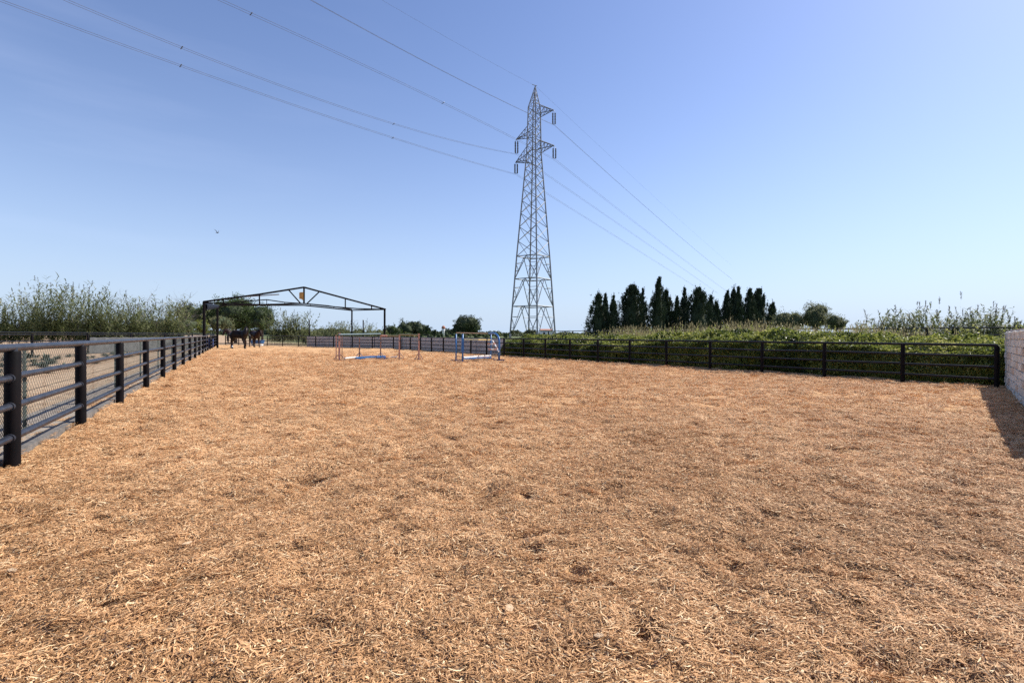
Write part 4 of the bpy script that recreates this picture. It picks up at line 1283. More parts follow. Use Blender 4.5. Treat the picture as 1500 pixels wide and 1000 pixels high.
def cypress(px, top_py, wpx, Yd, label, skew=0.0, blunt=0.0, zb=0.75):
    t = at(px, top_py, Yd); b = at(px, 486, Yd)
    H = t.z - zb; R = wpx / 2 / 750 * Yd
    root = empty('cypress_tree', (b.x, Yd, zb), label=label, cat='cypress tree', group='row of dark cypresses beyond the hedge')
    MB().tube([(0, 0, -.3), (skew * .3, 0, H * .4), (skew, 0, H * .9)], [0.22, 0.15, 0.04], 7).build('trunk', MT['bark'], root, True)
    def prof(u):  # radius along height
        return R * np.clip((1 - u) ** (0.55 + .3 * (1 - blunt)) * (0.92 + 0.35 * np.sin(np.clip(u * 3.2, 0, math.pi))), 0.03, None)
    core = MB(); nl, nn = 9, 9; rr = random.Random(px); vv = []
    for i in range(nl + 1):
        u = 0.03 + 0.90 * i / nl
        for j in range(nn):
            a = 2 * math.pi * j / nn; r = float(prof(np.array(u))) * 0.62 * rr.uniform(.75, 1.1)
            vv.append((skew * u + r * math.cos(a), r * math.sin(a), u * H))
    core.add(vv, [(i * nn + j, i * nn + (j + 1) % nn, (i + 1) * nn + (j + 1) % nn, (i + 1) * nn + j) for i in range(nl) for j in range(nn)] + [tuple(range(nl * nn, (nl + 1) * nn))])
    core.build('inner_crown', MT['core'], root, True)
    lv = Leaves()
    ncl = int(46 + 16 * R * H / 3)
    u = rng.uniform(0.02, 0.97, ncl) ** 0.9
    a = rng.uniform(0, 2 * math.pi, ncl)
    rad = prof(u) * rng.uniform(0.55, 1.28, ncl)
    C = np.stack([skew * u + rad * np.cos(a), rad * np.sin(a), u * H], 1)
    per = 46
    size = rng.uniform(0.26, 0.72, ncl) * (0.6 + 0.25 * R) * (1.08 - .75 * u)
    idx = np.repeat(np.arange(ncl), per)
    off = rng.normal(size=(len(idx), 3)) * np.array([0.42, 0.42, 0.95]) * size[idx][:, None]
    pos = C[idx] + off
    outd = np.stack([np.cos(a[idx]), np.sin(a[idx]), np.full(len(idx), 1.5)], 1) + rng.normal(size=(len(idx), 3)) * .5
    keep = pos[:, 2] < H * 1.0
    tone = np.clip(0.45 + rng.normal(size=ncl)[idx] * .18 + rng.normal(size=len(idx)) * .15, 0, 1)
    lv.leaves(pos[keep], outd[keep], rng.uniform(0.26, 0.5, keep.sum()), rng.uniform(.09, .17, keep.sum()), tone[keep])
    # leading shoots that break the outline
    ns = 26
    u2 = rng.uniform(.35, 1.0, ns); a2_ = rng.uniform(0, 6.28, ns); r2_ = prof(u2) * .9
    for q in range(ns):
        b0_ = np.array([skew * u2[q] + r2_[q] * math.cos(a2_[q]), r2_[q] * math.sin(a2_[q]), u2[q] * H * .97])
        L = random.uniform(.5, 1.5); tt = rng.random(14)
        d_ = np.array([math.cos(a2_[q]) * .35, math.sin(a2_[q]) * .35, 1.0])
        lv.leaves(b0_ + d_ * tt[:, None] * L + rng.normal(size=(14, 3)) * .07, np.tile(d_, (14, 1)) + rng.normal(size=(14, 3)) * .3, .3, .10, .5)
    lv.build('crown', MT['cypress'], root)
CY = [(877, 428.5, 24, 112, 0, .4, 'leftmost cypress of the dark row, ragged with a leaning crown'),
      (886, 429, 12, 116, 0, 0, 'slim cypress squeezed behind the leftmost one'),
      (896, 432.5, 15, 110, .4, 0, 'short narrow cypress third from the left of the row'),
      (924, 416.5, 34, 113, .3, .9, 'broad round-topped cypress in the left part of the row'),
      (941, 421, 12, 118, 0, 0, 'thin pointed cypress just right of the broad round-topped one'),
      (961.5, 404.5, 20, 110, .5, .3, 'tallest cypress of the row with a bent tip'),
      (975, 423, 24, 114, 0, .2, 'bushy cypress leaning against the tallest one'),
      (991.5, 433, 11, 112, 0, .1, 'small slim cypress in the gap after the tallest'),
      (1002, 420.5, 14, 115, 0, .1, 'pencil-shaped cypress standing in the middle of the row'),
      (1021, 420, 31, 111, .2, .8, 'wide irregular cypress right of the pencil-shaped one'),
      (1037, 432, 17, 117, .6, .2, 'leaning cypress with a sparse side at the right of the wide one'),
      (1050, 440, 15, 112, -.2, .1, 'low cypress in the dip of the row'),
      (1065, 425, 15, 113, 0, .1, 'pointed cypress opening the right cluster'),
      (1074, 420, 14, 117, 0, .2, 'double-tipped cypress, left tip of the right cluster'),
      (1081, 419, 14, 111, 0, .2, 'cypress with the highest tip in the right cluster'),
      (1099, 422, 20, 114, -.2, .3, 'cypress with spreading side shoots in the right cluster'),
      (1110, 422, 27, 118, .2, .7, 'bulky cypress near the right end of the row'),
      (1127, 441, 14, 112, .7, .1, 'rightmost small cypress leaning outward')]
for px, ty, w, Yd, sk, bl, lab in CY: cypress(px, ty, w * 1.42, Yd, lab, sk, bl)

def round_tree(px, top, bot, wpx, Yd, label, mat, name='broadleaf_tree', cat='tree', group=None, lobes=9, leaf=0.16, dens=520, zb=-0.1, trunk=True, shape=1.0, core_mat='core', flat=0.0):
    t = at(px, top, Yd); b = at(px, bot, Yd)
    zlow = max(b.z, zb + .1)
    H = t.z - zb; W = wpx / 750 * Yd
    root = empty(name, (b.x, Yd, zb), label=label, cat=cat, group=group)
    rr = random.Random(int(px * 7 + Yd))
    ch_ = (t.z - zlow)
    cz0 = zlow - zb + ch_ * .5
    lob = []
    for i in range(lobes):
        a = rr.uniform(0, 6.283); q = math.sqrt(rr.random())
        lr = rr.uniform(.24, .36) * min(W, ch_ * 1.3) * (1.0 if i else 1.3)
        hz_ = rr.uniform(-.5, .5)
        rx = (W / 2 - lr * .8) * q * (1 - .45 * max(0, hz_ * 2) ** 2 * (1 - flat))
        lob.append((Vector((rx * math.cos(a), rx * math.sin(a), cz0 + hz_ * max(0.1, ch_ - 2 * lr * .85))), lr))
    if trunk:
        m = MB(); m.tube([(0, 0, -.2), (0.05, 0, (zlow - zb) * .6 + .3), (0, 0, cz0)], [0.045 * W ** .8 + .05, 0.035 * W ** .8 + .04, .05], 8)
        m.build('trunk', MT['bark'], root, True)
        m = MB()
        for c_, r_ in lob[:7]: m.tube([(0, 0, (zlow - zb) * .6 + .2), (c_ * .5 + Vector((0, 0, cz0 * .35))), c_], [.07, .05, .02], 5)
        m.build('limb', MT['bark'], root, True)
    m = MB()
    for i, (c_, r_) in enumerate(lob): blob_core(m, c_, r_ * .66, i + int(px))
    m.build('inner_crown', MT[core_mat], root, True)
    lv = Leaves()
    for c_, r_ in lob:
        nl = int(dens * r_ * r_ / (leaf / .16) ** 1.6 * .9) + 60
        ncl = max(8, nl // 14)
        d_ = rand_dirs(ncl); cc = np.array(c_) + d_ * r_ * rng.uniform(.62, 1.12, ncl)[:, None]
        idx = np.repeat(np.arange(ncl), 14)
        pos = cc[idx] + rng.normal(size=(len(idx), 3)) * r_ * .13
        tone = np.clip(.45 + .22 * rng.normal(size=ncl)[idx] + .12 * rng.normal(size=len(idx)), 0, 1)
        lv.leaves(pos, d_[idx] + rand_dirs(len(idx)) * .9, leaf * rng.uniform(.7, 1.4, len(idx)), leaf * .55, tone)
    lv.build('crown', MT[mat], root)
    return root
# centre background
round_tree(684, 462.5, 488, 40, 130, 'dark umbrella-shaped stone pine standing alone behind the blue jump', 'pine', 'stone_pine', 'pine tree', lobes=12, leaf=.30, dens=330, flat=.7, shape=.7)
round_tree(668, 474, 488, 15, 132, 'small low lobe of dark pine left of the stone pine', 'pine', 'pine_bush', 'pine tree', lobes=5, leaf=.30, dens=330)
round_tree(699, 474, 488, 14, 128, 'olive-green bushy tree tucked right of the stone pine', 'tree', 'bushy_tree', lobes=5, leaf=.30, dens=330)
round_tree(604, 469.5, 492, 46, 95, 'dark green round-headed tree right of the canopy frame', 'pine', lobes=12, leaf=.24, dens=360)
round_tree(575, 476, 492, 30, 92, 'lighter green bush left of the dark round-headed tree', 'tree', 'garden_bush', 'bush', lobes=8, leaf=.22, dens=360)
round_tree(626, 476, 492, 14, 92, 'yellow-green bush right of the dark round-headed tree', 'tree', 'garden_bush', 'bush', lobes=5, leaf=.2, dens=360)
round_tree(635.5, 481.5, 494, 11, 110, 'small dark round bush beside the water tower', 'pine', 'garden_bush', 'bush', lobes=4, leaf=.25, dens=330)
rb = random.Random(5)
BUSH = ['beside the front right canopy column', 'left of the rightmost orange stands', 'above the orange jump, left of its last stand', 'above the rightmost orange stand', 'just right of the orange jump', 'under the dark round-headed tree',
 'under the gap before the water tower', 'below the water tower', 'left of the blue jump', 'behind the left blue wing', 'under the umbrella-shaped pine', 'between the two blue wings', 'behind the arched blue wing', 'right of the arched blue wing']
for i in range(14):
    px = 560 + i * 14 + rb.uniform(-2, 2)
    round_tree(px, rb.uniform(485.5, 489.5), 495, rb.uniform(17, 26), rb.uniform(72, 88), 'low green hedgerow bush ' + BUSH[i], rb.choice(['tree', 'tree', 'olive_leaf', 'hedge']), 'hedgerow_bush', 'bush', 'bushes in the hedgerow behind the far arena end', lobes=4, leaf=.15, dens=420, trunk=False)
# left background trees
round_tree(276, 444, 482, 34, 88, 'pine-like tree with a dark flat crown just left of the canopy post', 'pine', lobes=10, leaf=.24, dens=330, flat=.6)
round_tree(300, 447, 486, 46, 84, 'green tree behind the left canopy columns', 'tree', lobes=10, leaf=.22, dens=330)
round_tree(345, 433.5, 484, 74, 86, 'large leafy green tree behind the horses, highest under the canopy', 'tree', lobes=18, leaf=.24, dens=330)
round_tree(384, 447, 484, 44, 83, 'leafy tree at the right flank of the large one behind the horses', 'tree', lobes=11, leaf=.22, dens=330)
round_tree(322, 462, 488, 40, 78, 'olive-grey shrub below the canopy trees', 'olive_leaf', 'large_shrub', 'shrub', lobes=8, leaf=.2, dens=330, trunk=False)
for i, (px, ty, w, mt) in enumerate([(12, 472, 60, 'olive_leaf'), (52, 470, 50, 'olive_leaf'), (92, 468, 55, 'olive_leaf'), (132, 468, 44, 'olive_leaf'), (168, 470, 44, 'olive_leaf'), (205, 468, 44, 'olive_leaf'), (238, 466, 40, 'tree'), (268, 466, 40, 'tree'), (292, 468, 30, 'hedge')]):
    round_tree(px, ty, 488, w, 66 + (i % 3) * 2, CL_T[i], mt, 'thicket_shrub', 'shrub', 'shrubs of the thicket below the canes', lobes=8, leaf=.17, dens=330, trunk=False)
# right background shrubs
round_tree(1196, 443.5, 484, 46, 60, 'grey-green round bush rising above the hedge right of the cypresses', 'olive_leaf', 'wild_shrub', 'shrub', lobes=9, leaf=.13, dens=420, zb=.75)
round_tree(1153, 455.5, 486, 50, 62, 'low yellowish shrub between the cypresses and the grey-green bush', 'olive_leaf', 'wild_shrub', 'shrub', lobes=8, leaf=.13, dens=420, zb=.75)
round_tree(1224, 455, 484, 34, 58, 'small tawny shrub on the right flank of the grey-green bush', 'olive_leaf', 'wild_shrub', 'shrub', lobes=6, leaf=.13, dens=420, zb=.75)
round_tree(780, 481.5, 489, 26, 92, 'tawny low bush at the foot of the pylon', 'olive_leaf', 'wild_shrub', 'shrub', lobes=6, leaf=.2, dens=300, zb=.75, trunk=False)
round_tree(757, 483, 489, 22, 90, 'brownish low bush left of the pylon foot', 'olive_leaf', 'wild_shrub', 'shrub', lobes=6, leaf=.2, dens=300, zb=.75, trunk=False)

# ------------------------------------------------------------------ giant canes
def cane_mesh_leaves(lv, pl_, base, H, lean, rr, w=0.05, leafL=0.6, green=0.5, nl=16):
    d = Vector((lean[0], lean[1], 1.0)).normalized()
    def pt(t): return Vector(base) + Vector((lean[0] * t ** 1.6 * H, lean[1] * t ** 1.6 * H, H * t * (1 - .08 * t * (abs(lean[0]) + abs(lean[1])))))
    # stem as thin blade pieces (three crossing faces would be invisible at this size)
    for i in range(4):
        p, q = pt(i / 4), pt((i + 1) / 4); L_ = (q - p).length
        for _ in range(2): lv.blades(np.array([p]), np.array([(q - p)]), L_ * 1.25, .030 * (1 - i * .15), 0, .35 + .3 * rr.random(), 1)
    P_ = []; D_ = []; LL = []
    for kk in range(nl):
        t = .16 + .86 * (kk + rr.random()) / nl
        a = kk * math.pi + rr.gauss(0, .7) + lean[2]
        P_.append(pt(t)); el = rr.uniform(.35, 1.15); D_.append((math.cos(a) * math.cos(el), math.sin(a) * math.cos(el), math.sin(el))); LL.append(leafL * rr.uniform(.6, 1.2) * (1.1 - .3 * t))
    lv.blades(np.array(P_, float), np.array(D_), np.array(LL), w, rng.uniform(.25, .8, nl), np.clip(green + rng.normal(size=nl) * .2, 0, 1), 3)
    if pl_ is not None:
        top = pt(1.0); n_ = 22
        tt = rng.random(n_)
        base_ = np.array(top) + np.outer(tt, np.array([lean[0] * .5, lean[1] * .5, 1.0])) * .5
        dd = np.stack([rng.normal(size=n_) * .35 + lean[0], rng.normal(size=n_) * .35, np.full(n_, 1.0)], 1)
        pl_.blades(base_, dd, rng.uniform(.14, .3, n_), .035, .25, rng.random(n_), 2)
def cane_clump(px, top, wpx, Yd, zb, label, nst=34, group=None, plume=.35, leafL=.62, w=.05, green=.5, name='giant_cane', cat='cane clump', nl=16, minh=.55):
    t = at(px, top, Yd); root = empty(name, (t.x, Yd, zb), label=label, cat=cat, group=group)
    H = t.z - zb; Wd = wpx / 750 * Yd; rr = random.Random(int(px * 3))
    lv, pl_ = Leaves(), Leaves(); anyp = False
    for i in range(nst):
        bx = rr.gauss(0, Wd * .24); by = rr.gauss(0, .7)
        h = H * (rr.uniform(minh, .97) if i else 1.0) * .92
        lean = (bx / Wd * .55 + rr.gauss(0.05, .17), rr.gauss(0, .14), rr.uniform(0, 3))
        pm = rr.random() < plume; anyp |= pm
        cane_mesh_leaves(lv, pl_ if pm else None, (bx * .75, by, 0), h, lean, rr, w, leafL, green, nl)
    lv.build('leafy_canes', MT['reed'], root)
    if anyp: pl_.build('plumes', MT['plume'], root)['kind'] = 'stuff'
cs = [(4, 427, 46), (30, 424, 40), (52, 414, 44), (72, 402, 40), (96, 403, 42), (118, 411, 40), (138, 418, 40), (150, 438, 36), (172, 424, 32), (190, 446, 34), (214, 432, 38), (236, 425, 34), (252, 438, 36)]
for i, (px, ty, w_) in enumerate(cs):
    cane_clump(px, ty - 5, w_ * (.95 + .25 * (i % 2)), 56 + (i % 3) * 3, -.12, CL_L[i], nst=46 + (i * 11) % 23, group='tall cane clumps along the left background', leafL=1.2, w=.10, plume=.25, green=.50 + .20 * ((i * 5) % 7) / 6, nl=28, minh=.28)
cane_clump(428, 449, 60, 76, -.12, 'broad grey-green cane clump right of the large leafy tree', nst=80, leafL=1.2, w=.11, plume=.2, green=.62, nl=24)
cane_clump(404, 462, 34, 74, -.12, 'low cane clump between the leafy trees and the broad canes', nst=40, leafL=1.0, w=.10, plume=.1, green=.55, nl=22)
for i, (px, ty, w_) in enumerate([(452, 474, 40), (470, 476, 34), (488, 467, 36), (506, 464, 30), (522, 470, 34), (540, 472, 34), (556, 479, 30)]):
    cane_clump(px, ty, w_, 72 + (i % 2) * 3, -.12, CL_M[i], nst=40, group='reed clumps behind the grey sheeting', leafL=.95, w=.10, plume=.12, green=.68, minh=.4, nl=22)
for i, (px, ty, w_) in enumerate([(1262, 462, 30), (1285, 455, 28), (1303, 450, 26), (1330, 446, 30), (1344, 440, 26), (1372, 450, 34), (1393, 452, 30), (1418, 450, 26), (1426, 442, 22), (1445, 448, 28), (1456, 437, 26), (1476, 462, 28), (1496, 466, 26)]):
    cane_clump(px, ty + 1, w_ * .62, 36 + (i % 3) * 3, .75, CL_R[i], nst=38 + (i * 7) % 23, group='cane shoots behind the right hedge', leafL=.66, w=.10, plume=.18, green=.50, nl=18, minh=.25)
cane_clump(1404, 433, 7, 36, .75, 'single very tall dry stalk standing above the right-hand canes', nst=2, leafL=.15, w=.02, plume=1, nl=5, minh=.9, name='dry_stalk', cat='dry stalk')

# bare twiggy shrubs on the left
def bare_shrub(px, top, Yd, wpx, label, seed):
    t = at(px, top, Yd); H = t.z + .12; W_ = wpx / 750 * Yd; rr = random.Random(seed)
    root = empty('bare_shrub', (t.x, Yd, -.12), label=label, cat='shrub')
    m = MB()
    def br(p, d, L, r, dep):
        pts = [p]; dd = d.copy()
        for i in range(4):
            dd = (dd + Vector((rr.gauss(0, .16), rr.gauss(0, .16), rr.gauss(.04, .1)))).normalized(); pts.append(pts[-1] + dd * L / 4)
        m.tube(pts, [r, r * .85, r * .7, r * .55, r * .35], 4)
        if dep:
            for i in range(4): 
                j = rr.randint(1, 4); d2 = (dd + Vector((rr.gauss(0, .55), rr.gauss(0, .5), rr.gauss(.05, .3)))).normalized(); br(pts[j], d2, L * rr.uniform(.4, .65), r * .5, dep - 1)
    for i in range(7): br(Vector((rr.gauss(0, .3), rr.gauss(0, .3), 0)), Vector((rr.gauss(0, W_ / H * .45), rr.gauss(0, .2), 1)).normalized(), H * rr.uniform(.42, .62), .035, 3)
    m.build('branch', MT['twig'], root); root.children[0]['kind'] = 'stuff'
bare_shrub(196, 413, 62, 40, 'leafless pale shrub among the canes, forked against the sky', 3)
bare_shrub(255, 424, 66, 40, 'leafless twiggy shrub left of the canopy frame', 9)

# ------------------------------------------------------------------ hedge outside the right fence
lv = Leaves(); core = MB()
def hedge_top(y, u):   # height of the foliage as a function of depth u behind the fence
    s_ = (RX(y) - 4.64)
    tall = 1.20 + 0.24 * math.exp(-((y - 22) / 4.2) ** 2)
    return tall
hedge = empty('hedge', rside(24, 1.4), label='thick leafy green hedge bank behind the black fence on the right', cat='hedge')
ho = Vector(hedge.location)
K = 70; prev = None; vv = []; ff = []
for i in range(K + 1):
    y = 8.5 + (36.3 - 8.5) * i / K
    prof = [(0.75, 0.0), (0.72, 0.35), (0.78, 0.85), (1.05, 1.12), (1.8, 1.35), (2.8, 1.6), (3.8, 1.55), (4.6, 0.8)]
    k_ = hedge_top(y, 0) / 1.35
    for (o_, z) in prof:
        p = rside(y, o_ + 0.18 + .14 * float(vnoise(y * 3, z * 5 + o_, 1.0)))
        vv.append((p.x - ho.x, p.y - ho.y, (z * k_ - 0.22 if z > .5 else z) - 0.0 + .16 * float(vnoise(y * 2.2, o_ * 2 + 7, 1.0))))
for i in range(K):
    for j in range(7): ff.append((i * 8 + j, i * 8 + j + 1, (i + 1) * 8 + j + 1, (i + 1) * 8 + j))
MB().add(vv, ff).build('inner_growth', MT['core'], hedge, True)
NL = 105000
y = 9.0 + (36.3 - 9.0) * rng.random(NL)
which = rng.random(NL)
# profile param: 0..1 front face, 1..2 sloping top
pr_o = np.array([0.74, 0.68, 0.70, 0.90, 1.6, 2.7, 3.9]); pr_z = np.array([0.02, 0.35, 0.85, 1.20, 1.42, 1.66, 1.62])
arc = np.concatenate([[0], np.cumsum(np.hypot(np.diff(pr_o), np.diff(pr_z)))])
u = np.where(which < .60, rng.random(NL) * arc[3] * 1.05, arc[3] + rng.random(NL) * (arc[-1] - arc[3]))
o_ = np.interp(u, arc, pr_o); z_ = np.interp(u, arc, pr_z)
ht = 1.20 + 0.24 * np.exp(-((y - 22) / 4.2) ** 2)
z_ = z_ * np.where(z_ > .5, ht / 1.35, 1)
lump = 1.25 * vnoise(y * 1.0 + 30, u * 1.2, 0.75) + .6 * vnoise(y * 1.0 + 80, u + 9, 0.22)
inn = rng.random(NL) ** 2 * 0.22 - lump * 0.30
frontness = np.clip((arc[3] - u) / arc[3], 0, 1)
o_ = o_ + inn * np.where(u < arc[3], 1, .25); z_ = z_ - inn * np.where(u < arc[3], .15, 1) 
C = np.stack([RX(y) + RN[0] * o_ - ho.x, y + RN[1] * o_ - ho.y, z_ - 0.12 - ho.z - .0], 1)
C[:, 2] += 0.0
D = rand_dirs(NL) + np.array([-.5 * RN[0], -.5 * RN[1], -.1])
tone = np.clip(.44 + .75 * vnoise(y * 1.0, u, .9) + .4 * vnoise(y * 1.0 + 5, u + 3, .3) + rng.normal(size=NL) * .18, 0, 1)
sz = 0.066 + 0.0030 * y
lv.leaves(C, D, sz * rng.uniform(.8, 1.6, NL), sz * rng.uniform(.5, .85, NL), tone)
# long shoots poking up from the top
ns = 420
ys_ = 10 + 24 * rng.random(ns); os_ = rng.uniform(1.0, 3.4, ns)
zs_ = np.interp(os_, pr_o[3:], pr_z[3:]) * (1.20 + 0.24 * np.exp(-((ys_ - 22) / 4.2) ** 2)) / 1.35 - .12
for i in range(ns):
    b_ = np.array([RX(ys_[i]) + RN[0] * os_[i] - ho.x, ys_[i] + RN[1] * os_[i] - ho.y, zs_[i] - ho.z - .05])
    d_ = np.array([random.gauss(0, .3), random.gauss(0, .3), 1.0]); tt = np.linspace(0, 1, 9)[:, None]
    L = random.uniform(.15, .55)
    lv.leaves(b_ + d_ * tt * L + rng.normal(size=(9, 3)) * .02, rand_dirs(9) + np.array([0, 0, .4]), .09, .05, np.clip(.7 + rng.normal() * .15, 0, 1))
lv.build('leaves', MT['hedge'], hedge)

# rail fence on the bank beyond the hedge
bp_ = []
for i in range(12):
    t = i / 11; x = 30.0 + (2.0 - 30.0) * t; y_ = 22.5 + (68 - 22.5) * t
    bp_.append(Vector((x, y_, 0.72)))
pipe_fence(bp_, (0.5, 0.9, 1.30), 0.075, 0.036, 1.26, 'dark rail fence on the raised bank beyond the hedge', collar=False, n=6, rail_mat='pipe')
bp2 = [Vector((2.0 - 7 * i, 68 + 3 * i, 0.70)) for i in range(3)]

# ------------------------------------------------------------------ grasses
def grass_field(name, cat, label, cx, cy, sx, sy, n_, h0, h1, mat, w=.012, lean=.25, rot=0.0, seedhead=False, kind='stuff'):
    x_ = rng.normal(size=n_) * sx; y_ = rng.normal(size=n_) * sy
    co, si = math.cos(rot), math.sin(rot)
    X_ = cx + x_ * co - y_ * si; Y_ = cy + x_ * si + y_ * co
    P_ = np.stack([X_, Y_, ground_z(X_, Y_) - .02], 1)
    D_ = np.stack([rng.normal(size=n_) * lean + .12, rng.normal(size=n_) * lean, np.ones(n_)], 1)
    L_ = rng.uniform(h0, h1, n_) * np.clip(.86 + .55 * vnoise(X_, Y_, 1.1), .5, 1.15)
    lv = Leaves(); lv.blades(P_, D_, L_, w, rng.uniform(.05, .3, n_), rng.random(n_), 3)
    if seedhead:
        ii = rng.random(n_) < .5
        dd = unit(D_[ii]); tip = P_[ii] + dd * L_[ii][:, None] * .85; tip[:, 2] -= .02
        lv.leaves(tip, dd + rng.normal(size=dd.shape) * .12, .22, .03, .9)
    return tag(lv.build(name, mat), label, cat, kind=kind)
fr = math.atan2(.824, -.567)   # bearing of the right fence
def bank(px, Yd):
    p = at(px, 480, Yd); return p.x, Yd
x, y = bank(935, 42); grass_field('dry_grass', 'grass', 'tall straw-coloured dry grass behind the hedge in front of the left cypresses', x, y, 1.5, .8, 2200, .7, 1.9, MT['dry'], .022, .2, 0, True)
x, y = bank(1075, 36); grass_field('dry_grass', 'grass', 'tall tan feathery grass behind the hedge in front of the right cypresses', x, y, 2.1, .9, 3400, .9, 2.25, MT['dry'], .020, .22, -.5, True)
x, y = bank(1200, 31); grass_field('dry_grass', 'grass', 'pale dry grass mixed with green above the hedge below the grey-green bush', x, y, 2.2, .9, 2800, .8, 1.75, MT['dry'], .018, .22, -.6, True)
x, y = bank(1265, 29); grass_field('dry_grass', 'grass', 'sparse tan grass stems at the left end of the cane shoots', x, y, 1.8, .9, 1100, .6, 1.6, MT['dry'], .016, .22, -.6, True)
# green weeds over the bank
n_ = 26000
yy_ = 12 + 60 * rng.random(n_) ** 1.3; off_ = rng.uniform(4.2, 13, n_)
X_ = RX(yy_) + RN[0] * off_; Y_ = yy_ + RN[1] * off_
lv = Leaves()
P_ = np.stack([X_, Y_, ground_z(X_, Y_) - .03], 1); D_ = np.stack([rng.normal(size=n_) * .45, rng.normal(size=n_) * .45, np.ones(n_)], 1)
hh = .28 + .25 * (vnoise(X_, Y_, 2.0) + .5)
lv.blades(P_, D_, hh * rng.uniform(.6, 1.3, n_), .035, .35, np.clip(.5 + vnoise(X_, Y_, 3) + rng.normal(size=n_) * .15, 0, 1), 2)
tag(lv.build('weeds', MT['grass']), 'rough yellow-green grass covering the bank beyond the hedge', 'grass', kind='stuff')
n_ = 9000
X_ = rng.uniform(-60, 30, n_); Y_ = rng.uniform(66, 100, n_); keep = rdist(X_, Y_) > 4.5; 
X_ = X_[keep]; Y_ = Y_[keep]; n_ = len(X_)
lv = Leaves(); P_ = np.stack([X_, Y_, ground_z(X_, Y_) - .03], 1); D_ = np.stack([rng.normal(size=n_) * .4, rng.normal(size=n_) * .4, np.ones(n_)], 1)
lv.blades(P_, D_, rng.uniform(.35, .8, n_), .07, .3, rng.random(n_), 2)
tag(lv.build('meadow_grass', MT['grass']), 'distant rough meadow grass around the foot of the pylon', 'grass', kind='stuff')
# stray wisps at the bottom of the left paddock by the path
n_ = 900; yy_ = rng.uniform(3, 40, n_); pb_ = np.array([lp(v, random.uniform(1.1, 1.6), -.12)[:] for v in yy_])
lv = Leaves(); lv.blades(pb_, np.stack([rng.normal(size=n_) * .6, rng.normal(size=n_) * .6, np.ones(n_)], 1), rng.uniform(.05, .16, n_), .008, .4, rng.random(n_), 2)
tag(lv.build('path_weeds', MT['dry']), 'thin dry weeds along the outer edge of the concrete path', 'weeds', kind='stuff')

# ------------------------------------------------------------------ far things: water tower, farm roof, tree line
wt = at(649.5, 484, 320)
tw = empty('water_tower', (wt.x, 320, -.12), label='distant white water tower with a red-brown domed top between the trees', cat='water tower')
zt = at(649.5, 476.5, 320).z; zm = at(649.5, 481, 320).z; r_ = 2.75 / 750 * 320
MB().tube([(0, 0, 0), (0, 0, zm * .75), (0, 0, zm)], [r_ * .62, r_ * .68, r_ * .85], 16).build('shaft', MT['plaster'], tw, True)
MB().tube([(0, 0, zm), (0, 0, zm + (zt - zm) * .25), (0, 0, zm + (zt - zm) * .65), (0, 0, zt)], [r_ * .98, r_ * 1.02, r_ * .9, r_ * .25], 16).build('tank_dome', MT['terra'], tw, True)
hx = at(800, 484, 260)
hs_ = empty('farmhouse', (hx.x, 260, 0.7), label='tiny distant farmhouse with an orange roof behind the pylon', cat='house')
hh_ = at(800, 483.5, 260).z - .7; top_ = at(800, 481.7, 260).z - .7
MB().box((0, 0, hh_ / 2), (6, 5, hh_)).build('wall', MT['plaster'], hs_)
MB().add([(-3.3, -2.8, hh_), (3.3, -2.8, hh_), (3.3, 2.8, hh_), (-3.3, 2.8, hh_), (-3.3, 0, top_), (3.3, 0, top_)], [(0, 1, 5, 4), (2, 3, 4, 5), (0, 4, 3), (1, 2, 5), (3, 2, 1, 0)]).build('roof', MT['terra'], hs_)
MB().box((-1.2, -2.55, hh_ * .55), (.9, .12, 1.1)).build('window', MT['pipe'], hs_); MB().box((1.0, -2.55, .9), (.9, .12, 1.8)).build('door', MT['brown'], hs_)
lv = Leaves(); m = MB(); vv = []; ff = []
KK = 240
for i in range(KK + 1):
    a = -1.15 + 2.3 * i / KK; R_ = 520 + 60 * math.sin(i * .21)
    h = 4.2 + 3.2 * abs(float(vnoise(i * .9, 3.3, 2.2))) * 2 + 1.6 * float(vnoise(i * 1.0, 8, .7))
    for (dr, z) in ((0, -1), (2, h * .7), (6, h), (12, h * .8), (14, -1)):
        vv.append(((R_ + dr) * math.sin(a), (R_ + dr) * math.cos(a), z))
for i in range(KK):
    for j in range(4): ff.append((i * 5 + j, (i + 1) * 5 + j, (i + 1) * 5 + j + 1, i * 5 + j + 1))
m.add(vv, ff)
far = m.build('distant_treeline', MT['core'], None, True); tag(far, 'low dark line of distant trees along the horizon', 'tree line', kind='stuff')
n_ = 16000; a = rng.uniform(-1.12, 1.12, n_); ii = (a + 1.15) / 2.3 * KK
R_ = 520 + 60 * np.sin(ii * .21) + rng.uniform(-3, 8, n_)
h = 4.2 + 3.2 * np.abs(vnoise(ii * .9, np.full(n_, 3.3), 2.2)) * 2 + 1.6 * vnoise(ii, np.full(n_, 8.0), .7)
C = np.stack([R_ * np.sin(a), R_ * np.cos(a), h * rng.uniform(.1, 1.12, n_)], 1)
lv.leaves(C, rand_dirs(n_), 2.0, 1.3, rng.random(n_)); tag(lv.build('distant_foliage', MT['pine']), 'leafy edge of the far tree line on the horizon', 'foliage', kind='stuff')

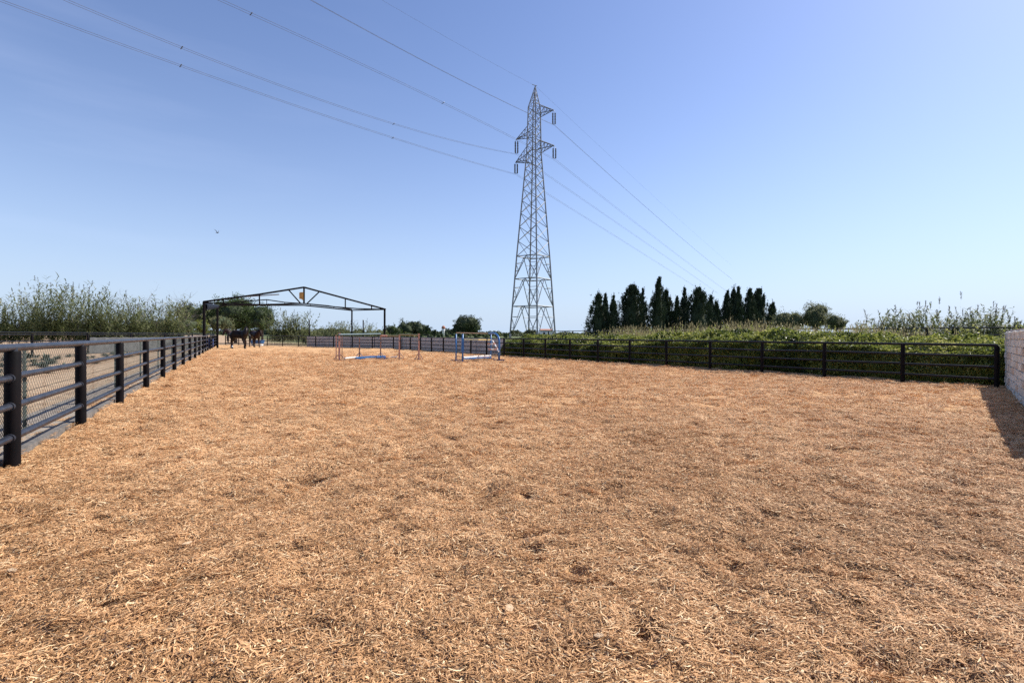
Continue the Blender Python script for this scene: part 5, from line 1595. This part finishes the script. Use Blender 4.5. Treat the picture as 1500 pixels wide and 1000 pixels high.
# ------------------------------------------------------------------ birds
def bird(px, py, Yd, span, label, rz, up_=.8):
    c = at(px, py, Yd)
    root = empty('bird', c, rz=rz, label=label, cat='bird')
    s_ = span / 2
    MB().tube([(-s_ * .55, 0, .0), (-s_ * .25, 0, 0), (s_ * .10, 0, -.02 * s_), (s_ * .38, 0, 0), (s_ * .52, 0, .03 * s_)], [s_ * .02, s_ * .10, s_ * .14, s_ * .09, s_ * .02], 8).build('body', MT['feather'], root, True)
    MB().add([(-s_ * .5, 0, .01), (-s_ * .95, s_ * .16, 0), (-s_ * .85, 0, 0), (-s_ * .95, -s_ * .16, 0)], [(0, 1, 2), (0, 2, 3)]).build('tail', MT['feather'], root)
    for sg, mt in ((1, 'feather_pale'), (-1, 'feather')):
        v_ = []
        for t, wd, sw in ((0, .30, 0), (.35, .30, .04), (.7, .20, -.10), (1, .04, -.38)):
            y_ = sg * s_ * (.08 + t * .75); z_ = s_ * (.04 + up_ * t)
            v_ += [(s_ * (wd / 2 + sw), y_, z_), (s_ * (-wd / 2 + sw), y_, z_ - .02 * s_), (s_ * sw, y_, z_ - .045 * s_)]
        f_ = []
        for i in range(3):
            for j in range(3): f_.append((i * 3 + j, i * 3 + (j + 1) % 3, i * 3 + 3 + (j + 1) % 3, i * 3 + 3 + j))
        MB().add(v_, f_).build('wing', MT[mt], root, True)
bird(318.5, 341, 34, .42, 'small dark bird with raised wings flying in the open sky on the left', -.35, .95)
bird(865.5, 432.5, 90, .8, 'tiny pale bird gliding just left of the cypress row', .6, .5)

# ------------------------------------------------------------------ larger chips lying on the footing
def chunk(px, py, L, W_, label, mat='chunk', tilt=.5, rz=.8):
    p = gp(px, py); z = float(hfoot(p.x, p.y))
    m = MB(); rr = random.Random(int(px))
    ring = []
    for k_ in range(7):
        a = (0.1, .75, 1.9, 3.0, 3.5, 4.6, 5.7)[k_] + rr.uniform(-.2, .2); q_ = rr.uniform(.6, 1.15); ring.append((L / 2 * math.cos(a) * q_, W_ / 2 * math.sin(a) * q_))
    vv = [(x_, y_, .006 + .003 * rr.random()) for x_, y_ in ring] + [(x_ * .95, y_ * .95, -.006) for x_, y_ in ring]
    m.add(vv, [tuple(range(7)), tuple(range(13, 6, -1))] + [(i + 7, (i + 1) % 7 + 7, (i + 1) % 7, i) for i in range(7)])
    o = m.build('bark_chip', MT[mat]); o.location = (p.x, p.y, z + .030); o.rotation_euler = (tilt, .1, rz)
    tag(o, label, 'wood chip')
chunk(745, 893, .060, .042, 'pale flat wood chip lying on the footing at the bottom centre')
chunk(876, 941, .055, .035, 'orange-tan wood chip near the bottom edge right of centre', 'chunk', .6, .2)
chunk(273, 802, .075, .03, 'pale curled wood chip on the footing at lower left', 'chunk', .4, 1.2)
chunk(17, 844, .06, .035, 'yellowish wood chip at the far left of the foreground', 'chunk', .3, .1)
